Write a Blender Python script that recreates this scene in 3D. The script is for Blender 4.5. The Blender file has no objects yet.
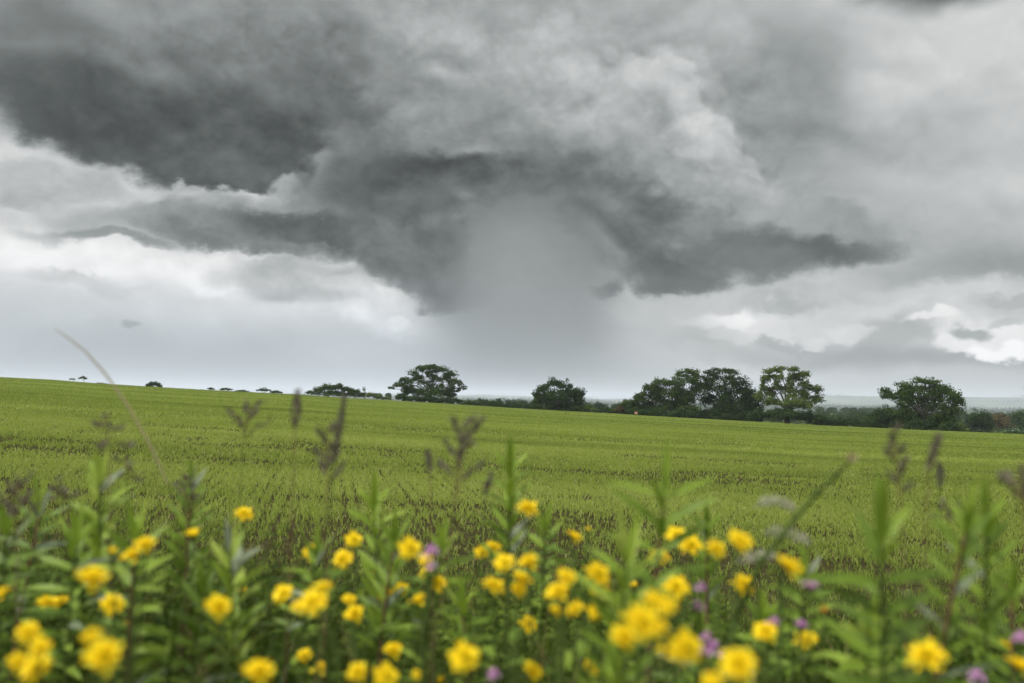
import bpy, math, random
import numpy as np
from mathutils import Vector, Matrix
random.seed(7)
RNG = np.random.default_rng(11)
S = bpy.context.scene
COL = S.collection
# ---------------------------------------------------------------- camera
W_, H_ = 1024, 683
LENS = 35.0
FPX = W_*LENS/36.0
CAMZ = 1.4
PITCH = math.radians(3.2)
ROLL = math.radians(1.0)
SUN_AZ = math.radians(-95)      # compass-like from +Y towards +X : behind left
SUN_EL = math.radians(56)
SUN_ROT = SUN_AZ
ZEN, BACK = 2.0, .9
_f = Vector((0, math.cos(PITCH), math.sin(PITCH)))
_r0 = Vector((1,0,0)); _u0 = _r0.cross(_f)
_r = _r0*math.cos(ROLL) + _u0*math.sin(ROLL)
_u = -_r0*math.sin(ROLL) + _u0*math.cos(ROLL)
CAM = Vector((0,0,CAMZ))
def pix_dir(x, y):
    """direction in the place of a spot measured on the photograph"""
    return (_f + _r*((x-W_/2)/FPX) - _u*((y-H_/2)/FPX)).normalized()
def at(x, y, dist):
    """point at a horizontal distance along the ground from the camera"""
    d = pix_dir(x, y); h = math.hypot(d.x, d.y)
    return CAM + d*(dist/h)
def make_camera():
    c = bpy.data.cameras.new('camera'); o = bpy.data.objects.new('camera', c); COL.objects.link(o)
    c.lens = LENS; c.sensor_width = 36; c.clip_end = 60000; c.clip_start = .05
    m = Matrix((( _r.x,_u.x,-_f.x,0),(_r.y,_u.y,-_f.y,0),(_r.z,_u.z,-_f.z,CAMZ),(0,0,0,1)))
    o.matrix_world = m
    c.dof.use_dof = True; c.dof.focus_distance = 45; c.dof.aperture_fstop = 3.9
    S.camera = o
# ---------------------------------------------------------------- WORLD
STROKES = [
 # x, y, rx, ry, angle(deg, + = clockwise), brightness, softness, opacity, outline (0 soft, 1 billowed)
 (850,300,420,90,0,.77,.9,.8,0),
 (150,290,330,80,0,.86,.8,.8,0),
 (140,368,350,52,0,.66,.85,.9,0),
 (420,350,120,40,0,.77,.8,.7,0),
 (950,60,260,80,-5,.81,.8,.9,0),
 (560,10,240,40,0,.70,.8,.9,0),
 (650,20,60,20,0,.62,.8,.6,0),
 (745,70,90,60,30,.68,.8,.9,0),
 (790,165,190,56,6,.63,.8,.9,0),
 (900,130,120,22,-6,.66,.8,.7,1),
 (960,90,90,14,-8,.72,.8,.6,1),
 (840,60,90,16,10,.70,.8,.6,1),
 (830,115,60,14,10,.76,.8,.6,1),
 (930,160,70,16,-10,.68,.7,.7,1),
 (980,195,160,26,4,.77,.8,.6,0),
 (1010,270,160,30,3,.58,.8,.9,0),
 (900,222,130,20,4,.66,.7,.7,0),
 (935,-2,80,17,0,.42,.8,.95,0),
 (860,30,60,20,0,.74,.8,.6,1),
 (930,296,210,14,-3,.82,.8,.8,1),
 (800,290,110,12,3,.70,.8,.7,1),
 (770,300,60,8,0,.62,.8,.6,1),
 (700,300,60,10,0,.78,.8,.6,1),
 (762,326,46,20,-8,.86,.5,.95,1),
 (730,318,26,9,0,.93,.6,.9,1),
 (835,318,80,18,-5,.80,.6,.8,1),
 (690,338,50,10,0,.64,.8,.85,1),
 (790,342,40,8,0,.62,.6,.8,1),
 (845,350,40,12,0,.62,.8,.7,1),
 (770,354,100,8,0,.68,.7,.7,1),
 (895,336,50,20,0,.66,.6,.8,1),
 (960,322,50,14,0,.84,.6,.8,1),
 (910,362,170,13,2,.58,.9,.85,0),
 (990,338,58,20,6,.90,.45,.95,1),
 (1000,352,40,9,0,.97,.5,.95,1),
 (950,345,18,12,0,.90,.5,.9,1),
 (968,330,20,9,0,.60,.6,.85,1),
 (1005,322,22,6,0,.70,.6,.7,1),
 (960,386,260,12,0,.71,.8,.8,0),
 (850,330,26,8,0,.84,.5,.8,1),
 (735,336,22,7,0,.80,.5,.8,1),
 (815,338,18,6,0,.84,.5,.8,1),
 (1010,300,40,6,0,.66,.6,.7,1),
 (930,318,30,6,-8,.92,.5,.8,1),
 (700,322,24,6,0,.86,.6,.7,1),
 # low left
 (50,262,170,28,0,.93,.8,.9,0),
 (330,262,90,30,0,.93,.8,.7,1),
 (20,168,80,24,-20,.86,.6,.95,1),
 (60,190,90,22,3,.70,.6,.95,1),
 (60,204,70,9,0,.64,.6,.8,1),
 (180,222,130,20,0,.90,.7,.8,1),
 (60,238,50,8,0,.72,.7,.7,1),
 (60,300,130,14,0,.77,.8,.6,0),
 (90,285,60,7,3,.70,.8,.6,1),
 (200,302,200,14,0,.82,.8,.5,0),
 (220,276,40,20,0,.93,.5,.9,1),
 (300,275,85,24,0,.70,.5,.95,1),
 (350,288,60,14,0,.86,.6,.8,1),
 (305,293,60,10,0,.66,.8,.9,0),
 (300,284,70,14,0,.74,.7,.6,1),
 (275,262,40,9,0,.66,.6,.6,1),
 (400,318,60,24,10,.90,.6,.9,1),
 (132,327,12,4,0,.62,.6,.9,1),
 (440,315,50,20,0,.82,.7,.7,1),
 (402,325,16,7,0,.95,.6,.9,1),
 # rain shaft
 (540,320,150,180,0,.69,.7,.75,0),
 (530,310,90,190,3,.57,.6,.85,0),
 (650,330,60,80,0,.73,.8,.6,0),
 (560,385,140,30,0,.60,.8,.6,0),
 # main cloud, pale upper mass
 (480,60,300,120,10,.66,.6,.95,0),
 (625,105,84,72,20,.60,.35,.95,1),
 (690,170,66,60,40,.66,.3,.95,1),
 (640,150,90,60,30,.63,.5,.8,1),
 (430,50,140,50,0,.66,.7,.8,0),
 (500,95,60,26,10,.72,.6,.6,1),
 (560,105,110,60,20,.63,.6,.7,1),
 (670,62,30,14,30,.74,.5,.9,1),
 (655,95,30,30,20,.57,.5,.8,1),
 (610,70,40,20,0,.66,.5,.7,1),
 (690,110,20,26,30,.70,.5,.8,1),
 (700,145,40,24,30,.71,.5,.8,1),
 (775,95,60,64,20,.63,.6,.75,0),
 (600,120,50,30,30,.66,.6,.6,1),
 (785,110,70,84,10,.58,.6,.85,0),
 (646,104,56,50,10,.71,.22,.95,2),
 (676,92,28,32,10,.75,.2,.9,2),
 (650,74,30,18,0,.77,.25,.9,2),
 (705,150,38,34,20,.73,.2,.95,2),
 (730,176,34,26,25,.71,.22,.9,2),
 (690,118,20,18,0,.77,.25,.85,2),
 (652,115,22,32,15,.60,.7,.8,2),
 (668,140,24,22,15,.66,.5,.6,2),
 (640,135,40,22,20,.60,.8,.6,2),
 (692,158,24,15,20,.77,.35,.8,2),
 (700,178,40,12,25,.60,.7,.7,2),
 (755,200,50,18,22,.67,.35,.85,2),
 (560,60,80,30,10,.69,.7,.7,1),
 (640,135,36,18,30,.70,.5,.7,1),
 # left dark mass
 (150,60,230,90,0,.47,.6,.95,0),
 (320,50,60,50,20,.50,.5,.85,1),
 (240,14,130,36,0,.58,.7,.7,0),
 (40,40,60,50,0,.47,.7,.6,0),
 (110,10,60,24,0,.62,.7,.7,0),
 (70,110,110,38,10,.36,.5,.95,1),
 (150,150,130,30,15,.31,.5,.95,1),
 (230,140,140,50,5,.34,.5,.95,1),
 (110,110,80,34,10,.29,.6,.85,0),
 (330,110,80,50,10,.42,.5,.9,1),
 (300,145,50,30,0,.31,.6,.9,1),
 (225,182,60,16,0,.33,.6,.9,1),
 (390,160,80,44,20,.42,.6,.95,1),
 (410,110,70,34,30,.54,.6,.85,1),
 (470,120,70,30,20,.57,.6,.8,1),
 (290,182,16,10,-20,.76,.7,.8,1),
 (326,178,12,16,10,.74,.7,.75,1),
 (300,200,30,9,0,.74,.6,.7,1),
 # second tier
 (250,193,100,9,-4,.80,.6,.9,1),
 (270,207,100,14,0,.66,.5,.9,1),
 (170,214,70,10,0,.74,.6,.8,1),
 (140,226,90,20,0,.66,.5,.95,1),
 (120,240,60,8,0,.54,.6,.8,1),
 (250,222,130,20,0,.54,.5,.95,1),
 (250,238,120,12,3,.46,.5,.9,1),
 (370,200,80,36,0,.47,.5,.95,1),
 (340,230,120,17,2,.34,.45,.95,1),
 (400,240,70,40,20,.42,.6,.95,1),
 (425,268,66,32,10,.43,.6,.95,1),
 (440,288,50,20,10,.46,.6,.9,1),
 (420,200,80,40,10,.37,.6,.95,1),
 (480,178,80,22,5,.28,.5,.95,1),
 (545,182,60,20,20,.34,.5,.9,1),
 (500,130,60,20,10,.55,.7,.6,1),
 # right wing of the cloud
 (605,190,80,40,30,.44,.6,.95,1),
 (665,215,110,46,15,.46,.5,.95,1),
 (650,250,66,34,20,.38,.6,.95,1),
 (690,262,70,24,0,.38,.6,.95,1),
 (700,235,50,22,15,.50,.8,.7,1),
 (750,228,90,34,10,.52,.5,.95,1),
 (820,232,80,26,8,.54,.5,.95,1),
 (862,246,52,12,4,.54,.8,.9,1),
 (790,262,60,14,-6,.47,.7,.8,1),
 (805,247,74,15,2,.37,.75,.95,1),
 (740,252,60,20,0,.42,.5,.9,1),
 (770,210,80,16,12,.66,.6,.85,1),
 (840,225,50,10,10,.60,.6,.7,1),
 (620,150,60,26,20,.56,.6,.7,1),
 (700,185,70,22,25,.63,.6,.8,1),
 (650,215,30,10,0,.36,.8,.7,1),
 (680,283,40,9,0,.40,.7,.8,1),
 (603,285,16,10,-20,.46,.6,.9,1),
 (515,214,58,28,5,.47,.9,.85,0),
 (508,244,80,60,5,.52,.95,.75,0),
 (515,205,66,18,8,.42,.9,.7,0),
 (452,262,40,52,10,.47,.9,.7,0),
 (585,238,44,50,-20,.50,.95,.6,0),
 (418,262,50,34,10,.42,.6,.8,1),
 (530,300,64,100,2,.555,.95,.75,0),
 (470,190,44,16,5,.38,.7,.7,1),
 (540,184,46,12,5,.36,.7,.7,1),
 (580,208,32,20,35,.42,.7,.6,1),
 (452,240,22,30,10,.43,.8,.6,1),
 (520,290,44,80,2,.60,1.0,.6,0),
 (500,208,34,12,5,.52,1.0,.5,1),
]

def build_world():
    w = bpy.data.worlds.new("World"); w.use_nodes = True
    nt = w.node_tree; N = nt.nodes; Lk = nt.links; N.clear()
    def nd(t, **kw):
        n = N.new(t)
        for k, v in kw.items(): setattr(n, k, v)
        return n
    def put(sock, v):
        if hasattr(v, 'links') or isinstance(v, bpy.types.NodeSocket): Lk.new(v, sock)
        else: sock.default_value = v
    def M(op, a, b=0.0, c=None, clamp=False):
        n = nd('ShaderNodeMath', operation=op, use_clamp=clamp)
        put(n.inputs[0], a); put(n.inputs[1], b)
        if c is not None: put(n.inputs[2], c)
        return n.outputs[0]
    def V(op, a, b):
        n = nd('ShaderNodeVectorMath', operation=op); put(n.inputs[0], a); put(n.inputs[1], b); return n
    def mixf(f, a, b):
        n = nd('ShaderNodeMix', data_type='FLOAT'); put(n.inputs[0], f); put(n.inputs[2], a); put(n.inputs[3], b); return n.outputs[0]
    def mixc(f, a, b, bt='MIX'):
        n = nd('ShaderNodeMix', data_type='RGBA', blend_type=bt); put(n.inputs[0], f); put(n.inputs[6], a); put(n.inputs[7], b); return n.outputs[2]
    def ss(v, a, b, o0=0., o1=1.):
        n = nd('ShaderNodeMapRange', interpolation_type='SMOOTHSTEP'); put(n.inputs[0], v)
        for i, q in enumerate((a, b, o0, o1)): n.inputs[i+1].default_value = q
        return n.outputs[0]
    tc = nd('ShaderNodeTexCoord'); D = tc.outputs['Generated']
    sp = nd('ShaderNodeSeparateXYZ'); Lk.new(D, sp.inputs[0])
    X, Y, Z = sp.outputs
    az = M('ARCTAN2', X, Y); el = M('ARCSINE', Z)
    cb = nd('ShaderNodeCombineXYZ'); put(cb.inputs[0], az); put(cb.inputs[1], el); P = cb.outputs[0]
    def noise(vec, scale, detail=4, rough=.5, off=(0,0,0), stretch=1.0, ntype='FBM'):
        m = nd('ShaderNodeMapping'); put(m.inputs[0], vec); m.inputs[1].default_value = off; m.inputs[3].default_value = (1,1,stretch)
        n = nd('ShaderNodeTexNoise', noise_dimensions='3D', noise_type=ntype, normalize=True)
        Lk.new(m.outputs[0], n.inputs['Vector']); n.inputs['Scale'].default_value = scale
        n.inputs['Detail'].default_value = detail; n.inputs['Roughness'].default_value = rough
        return n
    def flat(vcol, amp):
        a = V('SUBTRACT', vcol, (.5,.5,.5)).outputs[0]
        return V('MULTIPLY', a, (amp, amp, 0)).outputs[0]
    w_lo = flat(noise(D, 7, 3, .5, (3,1,7), 1.6).outputs['Color'], .06)
    w_hi = flat(noise(D, 17, 6, .58, (9,4,2), 1.5).outputs['Color'], .052)
    # rounded billows: folded noise in three sizes; the lobes push the outline outward
    def fold(n): return M('ABSOLUTE', M('SUBTRACT', n, .5))
    def billow(vec):
        f = [fold(noise(vec, sc_, 1, .5, (4,sc_,1), 1.25).outputs['Fac']) for sc_ in (13, 31, 70)]
        return M('MULTIPLY_ADD', f[2], .22, M('MULTIPLY_ADD', f[1], .45, f[0]))
    bf = billow(V('ADD', D, V('MULTIPLY', w_hi, (.5,.5,.0)).outputs[0]).outputs[0])
    bfu = billow(V('ADD', V('ADD', D, V('MULTIPLY', w_hi, (.5,.5,.0)).outputs[0]).outputs[0], (.004,0,.014)).outputs[0])
    bill = M('MULTIPLY', M('SUBTRACT', .15, bf), 1.3)
    W0 = V('ADD', P, w_lo).outputs[0]
    W1 = V('ADD', V('ADD', P, V('MULTIPLY', w_lo, (.5,.5,0)).outputs[0]).outputs[0], w_hi).outputs[0]
    n1 = noise(D, 7, 4, .5, (2,5,1), 1.6).outputs['Fac']
    n2 = noise(V('ADD', D, V('MULTIPLY', w_hi, (.6,.6,.0)).outputs[0]).outputs[0], 30, 3, .5, (5,2,8), 1.5).outputs['Fac']
    amp = ss(el, 0.01, .13, .06, 1.0)
    dt = M('MULTIPLY', M('ADD', M('MULTIPLY', M('SUBTRACT', n1, .5), .18), M('MULTIPLY', M('SUBTRACT', n2, .5), .05)), amp)
    # the shaft is smooth, with faint vertical curtains; everything else has relief lit from above
    c0 = pix_dir(528, 300); saz, sel = math.atan2(c0.x, c0.y), math.asin(c0.z)
    qa = M('DIVIDE', M('SUBTRACT', az, saz), .085); qe = M('DIVIDE', M('SUBTRACT', el, sel), .115)
    shaft = ss(M('MULTIPLY_ADD', qa, qa, M('MULTIPLY', qe, qe)), 1.3, .5)
    cs_ = nd('ShaderNodeCombineXYZ'); put(cs_.inputs[0], M('MULTIPLY_ADD', el, .12, az)); put(cs_.inputs[1], M('MULTIPLY', el, .12))
    cur = noise(cs_.outputs[0], 26, 2, .5).outputs['Fac']
    open_ = M('MULTIPLY', M('SUBTRACT', 1.0, M('MULTIPLY', shaft, .9)), amp)
    rel = M('SUBTRACT', bf, bfu)
    c1 = pix_dir(440, 150); qa = M('DIVIDE', M('SUBTRACT', az, math.atan2(c1.x, c1.y)), .40); qe = M('DIVIDE', M('SUBTRACT', el, math.asin(c1.z)), .17)
    heart = ss(M('MULTIPLY_ADD', qa, qa, M('MULTIPLY', qe, qe)), 1.2, .4, .38, 1.0)
    open_ = M('MULTIPLY', open_, heart); dt = M('MULTIPLY', dt, heart)
    dt = M('MULTIPLY', dt, M('SUBTRACT', 1.0, M('MULTIPLY', shaft, .7)))
    dt = M('ADD', dt, M('MULTIPLY', rel, M('MULTIPLY', open_, .30)))
    dt = M('ADD', dt, M('MULTIPLY', bill, M('MULTIPLY', open_, -.10)))
    dt = M('ADD', dt, M('MULTIPLY', M('SUBTRACT', cur, .5), M('MULTIPLY', shaft, .032)))
    lowl = M('MULTIPLY', ss(el, .14, .0), ss(az, .25, -.15))
    W2 = V('ADD', V('ADD', P, V('MULTIPLY', w_hi, (.45,.45,0)).outputs[0]).outputs[0], (0,0,1)).outputs[0]
    W0 = V('ADD', W0, (0,0,1)).outputs[0]; W1 = V('ADD', W1, (0,0,1)).outputs[0]
    strokes = []
    for (x, y, rx, ry, ang, lum, soft, op, wt) in STROKES:
        d = pix_dir(x, y)
        a0 = math.atan2(d.x, d.y); e0 = math.asin(d.z); ca = math.cos(a0)
        t = -math.radians(ang) - ROLL; sx, sy = rx/FPX*ca*ca, ry/FPX*ca
        c, sn = math.cos(t), math.sin(t)
        ex = 1.8*math.hypot(sx*c, sy*sn) + .045; ey = 1.8*math.hypot(sx*sn, sy*c) + .045
        strokes.append(((c/sx, sn/sx, -(c*a0+sn*e0)/sx), (-sn/sy, c/sy, (sn*a0-c*e0)/sy), lum, soft, op, wt, a0-ex, a0+ex, e0-ey, e0+ey))
    def finish(L, gain=None):
        L = M('MAXIMUM', M('MULTIPLY_ADD', M('ADD', L, dt), 1.14, -.098), .12)
        lin = M('POWER', L, 2.2)
        cr = nd('ShaderNodeValToRGB'); put(cr.inputs[0], L)
        e = cr.color_ramp.elements
        e[0].position = .3; e[0].color = (.90, 1.0, .955, 1)
        e[1].position = .9; e[1].color = (1.0, .995, .99, 1)
        q = e.new(.6); q.color = (.94, 1.0, .99, 1)
        tint = mixc(M('MULTIPLY', lowl, .9), cr.outputs[0], (.87, .97, 1.06, 1))
        vm = V('SCALE', tint, (0,0,0)); put(vm.inputs['Scale'], lin if gain is None else M('MULTIPLY', lin, gain))
        b = nd('ShaderNodeBackground'); Lk.new(vm.outputs[0], b.inputs[0])
        return b.outputs[0]
    def batch(items):
        """one small node group that lays a dozen cloud masses over the brightness below them"""
        g = bpy.data.node_groups.new('cloud_masses', 'ShaderNodeTree')
        for nm, ty in (('L','NodeSocketFloat'),('A','NodeSocketVector'),('B','NodeSocketVector'),('C','NodeSocketVector'),('bill','NodeSocketFloat')):
            g.interface.new_socket(nm, in_out='INPUT', socket_type=ty)
        g.interface.new_socket('L', in_out='OUTPUT', socket_type='NodeSocketFloat')
        n_, l_ = g.nodes, g.links
        gi = n_.new('NodeGroupInput'); go = n_.new('NodeGroupOutput')
        def lk(sock, v):
            if isinstance(v, bpy.types.NodeSocket): l_.new(v, sock)
            else: sock.default_value = v
        def m_(op, *ar):
            n = n_.new('ShaderNodeMath'); n.operation = op
            for i, q in enumerate(ar): lk(n.inputs[i], q)
            return n.outputs[0]
        def v_(op, p, q):
            n = n_.new('ShaderNodeVectorMath'); n.operation = op; lk(n.inputs[0], p); lk(n.inputs[1], q)
            return n.outputs['Value'] if op == 'DOT_PRODUCT' else n.outputs[0]
        L = gi.outputs[0]
        tiny = m_('MULTIPLY', L, 1e-7)      # a negligible offset that keeps the evaluation in order
        PP = [v_('ADD', gi.outputs[q_], tiny) for q_ in (1, 2, 3)]
        for (r1, r2, lum, soft, op, wt) in items:
            u = v_('DOT_PRODUCT', PP[wt], r1); v = v_('DOT_PRODUCT', PP[wt], r2)
            r = m_('SQRT', m_('MULTIPLY_ADD', u, u, m_('MULTIPLY', v, v)))
            if wt == 1: r = m_('ADD', r, gi.outputs[4])
            if wt == 2: r = m_('MULTIPLY_ADD', gi.outputs[4], .7, r)
            s = min(1, soft*(1.0 if wt == 0 else .85))
            n = n_.new('ShaderNodeMapRange'); n.interpolation_type = 'SMOOTHSTEP'; lk(n.inputs[0], r)
            for i, q in enumerate((1+s*.7, max(0, 1-s), 0., op)): n.inputs[i+1].default_value = q
            x = n_.new('ShaderNodeMix'); x.data_type = 'FLOAT'
            lk(x.inputs[0], n.outputs[0]); lk(x.inputs[2], L); x.inputs[3].default_value = lum; L = x.outputs[0]
        lk(go.inputs[0], L)
        return g
    def leaf(x0, x1, y0, y1):
        its = [q[:6] for q in strokes if not (q[7] < x0 or q[6] > x1 or q[9] < y0 or q[8] > y1)]
        L = .77
        for i in range(0, len(its), 12):
            gn = nd('ShaderNodeGroup', node_tree=batch(its[i:i+12]))
            put(gn.inputs[0], L); put(gn.inputs[1], W0); put(gn.inputs[2], W1); put(gn.inputs[3], W2); put(gn.inputs[4], bill); L = gn.outputs[0]
        return finish(L)
    def msh(f, a, b):
        n = nd('ShaderNodeMixShader'); put(n.inputs[0], f); Lk.new(a, n.inputs[1]); Lk.new(b, n.inputs[2]); return n.outputs[0]
    def split(x0, x1, y0, y1, depth):
        if depth == 0: return leaf(x0, x1, y0, y1)
        if depth % 2:
            xm = (x0+x1)/2
            return msh(M('GREATER_THAN', az, xm), split(x0, xm, y0, y1, depth-1), split(xm, x1, y0, y1, depth-1))
        ym = y0 + (y1-y0)*.45
        return msh(M('GREATER_THAN', el, ym), split(x0, x1, y0, ym, depth-1), split(x0, x1, ym, y1, depth-1))
    front = split(-.52, .52, 0, .42, 4)
    # the rest of the sky: thinner and brighter overhead and behind the camera, blue showing faintly through
    up = ss(el, .36, .9); back = ss(Y, .3, -.4)
    rest = finish(.80, M('ADD', M('ADD', 1.0, M('MULTIPLY', up, ZEN)), M('MULTIPLY', back, BACK)))
    sky = nd('ShaderNodeTexSky', sky_type='NISHITA', sun_disc=False)
    sky.sun_elevation = SUN_EL; sky.sun_rotation = SUN_ROT
    b2 = nd('ShaderNodeBackground'); Lk.new(sky.outputs[0], b2.inputs[0]); b2.inputs[1].default_value = .1
    rest = msh(M('MULTIPLY', up, .25), rest, b2.outputs[0])
    far = M('MAXIMUM', ss(el, .40, .58), ss(M('ABSOLUTE', az), .62, .85))
    below = M('LESS_THAN', el, -.03)
    out = nd('ShaderNodeOutputWorld'); Lk.new(msh(M('MAXIMUM', far, below), front, rest), out.inputs[0])
    w.cycles.sampling_method = 'MANUAL'; w.cycles.sample_map_resolution = 256
    S.world = w
# ---------------------------------------------------------------- object helpers
def tag(o, label=None, cat=None, group=None, kind=None):
    if label: o['label'] = label
    if cat: o['category'] = cat
    if group: o['group'] = group
    if kind: o['kind'] = kind
    return o
def empty(name, loc=(0,0,0)):
    o = bpy.data.objects.new(name, None); COL.objects.link(o); o.location = loc
    o.empty_display_size = .1
    return o
def mesh_np(name, V, F, mat, parent=None, var=None, smooth=False, n=4):
    """V (k,3) array, F (m,n) array of same sized faces -> one mesh object"""
    V = np.asarray(V, dtype=np.float32); F = np.asarray(F, dtype=np.int32)
    me = bpy.data.meshes.new(name)
    me.vertices.add(len(V)); me.vertices.foreach_set('co', V.ravel())
    me.loops.add(F.size); me.loops.foreach_set('vertex_index', F.ravel())
    me.polygons.add(len(F)); me.polygons.foreach_set('loop_start', np.arange(0, F.size, F.shape[1], dtype=np.int32))
    me.polygons.foreach_set('use_smooth', np.full(len(F), smooth))
    if var is not None:
        at_ = me.attributes.new('var', 'FLOAT', 'POINT'); at_.data.foreach_set('value', np.asarray(var, dtype=np.float32))
    me.update(calc_edges=True)
    me.materials.append(mat)
    o = bpy.data.objects.new(name, me); COL.objects.link(o)
    if parent: o.parent = parent
    return o
class MB:
    """collects quads"""
    def __init__(s): s.V = []; s.F = []; s.A = []
    def add(s, V, F, var=.5):
        b = len(s.V); s.V.extend(V); s.F.extend([tuple(i+b for i in f) for f in F]); s.A.extend([var]*len(V))
    def tube(s, pts, rad, seg=6, var=.5):
        pts = [Vector(p) for p in pts]; V = []; F = []
        n = len(pts)
        for i, p in enumerate(pts):
            t = (pts[min(i+1,n-1)]-pts[max(i-1,0)]).normalized()
            a = t.orthogonal().normalized() if abs(t.z) > .95 else t.cross(Vector((0,0,1))).normalized()
            b = t.cross(a)
            r = rad[i] if hasattr(rad, '__len__') else rad
            for k in range(seg):
                q = 2*math.pi*k/seg; V.append(tuple(p + a*(r*math.cos(q)) + b*(r*math.sin(q))))
        for i in range(n-1):
            for k in range(seg):
                k2 = (k+1) % seg; F.append((i*seg+k, i*seg+k2, (i+1)*seg+k2, (i+1)*seg+k))
        s.add(V, F, var)
    def blade(s, base, dirv, up, length, width, droop=.3, seg=5, var=.5, fold=.12, shape='lance'):
        """a leaf or petal: two strips either side of a slightly sunk midrib"""
        d = Vector(dirv).normalized(); up = Vector(up)
        side = d.cross(up).normalized(); nrm = side.cross(d).normalized()
        V = []; F = []
        for i in range(seg+1):
            t = i/seg
            if shape == 'lance': w = math.sin(math.pi*min(1, t**.75))**.85*.5 if t < 1 else 0
            elif shape == 'petal': w = (.25 + .75*min(1, t*1.6))*.5 if t < .9 else .34
            else: w = (1-t)**.6*.5
            w = max(w, .02)*width
            c = Vector(base) + d*(length*t) - up.normalized()*(droop*length*t*t)
            V += [tuple(c - side*w + nrm*(fold*w)), tuple(c), tuple(c + side*w + nrm*(fold*w))]
        for i in range(seg):
            a = i*3; F += [(a, a+1, a+4, a+3), (a+1, a+2, a+5, a+4)]
        s.add(V, F, var)
    def build(s, name, mat, parent=None, smooth=True):
        return mesh_np(name, np.array(s.V), np.array(s.F), mat, parent, s.A, smooth)

# ---------------------------------------------------------------- materials
def mat_new(name):
    m = bpy.data.materials.new(name); m.use_nodes = True
    return m, m.node_tree.nodes, m.node_tree.links, m.node_tree.nodes['Principled BSDF']
def leaf_mat(name, stops, rough=.55, trans=.3, nscale=0, spec=.0):
    """colour by the natural variation stored on each leaf, some light passing through"""
    m, N, Lk, bs = mat_new(name)
    a = N.new('ShaderNodeAttribute'); a.attribute_name = 'var'
    f = a.outputs['Fac']
    if nscale:
        tc = N.new('ShaderNodeTexCoord'); nz = N.new('ShaderNodeTexNoise'); nz.inputs['Scale'].default_value = nscale
        nz.inputs['Detail'].default_value = 3; Lk.new(tc.outputs['Object'], nz.inputs['Vector'])
        ad = N.new('ShaderNodeMath'); ad.operation = 'MULTIPLY_ADD'; Lk.new(nz.outputs['Fac'], ad.inputs[0])
        ad.inputs[1].default_value = .5; ad.inputs[2].default_value = -.25
        a2 = N.new('ShaderNodeMath'); a2.operation = 'ADD'; Lk.new(f, a2.inputs[0]); Lk.new(ad.outputs[0], a2.inputs[1]); f = a2.outputs[0]
    cr = N.new('ShaderNodeValToRGB'); Lk.new(f, cr.inputs[0]); e = cr.color_ramp.elements
    e[0].position = stops[0][0]; e[0].color = (*stops[0][1], 1)
    e[1].position = stops[-1][0]; e[1].color = (*stops[-1][1], 1)
    for p, c in stops[1:-1]:
        q = e.new(p); q.color = (*c, 1)
    Lk.new(cr.outputs[0], bs.inputs['Base Color']); bs.inputs['Roughness'].default_value = rough
    bs.inputs['Specular IOR Level'].default_value = spec
    if trans:
        t = N.new('ShaderNodeBsdfTranslucent'); Lk.new(cr.outputs[0], t.inputs['Color'])
        mx = N.new('ShaderNodeMixShader'); mx.inputs[0].default_value = trans
        Lk.new(bs.outputs[0], mx.inputs[1]); Lk.new(t.outputs[0], mx.inputs[2])
        Lk.new(mx.outputs[0], N['Material Output'].inputs['Surface'])
    return m
MT = {}
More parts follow.
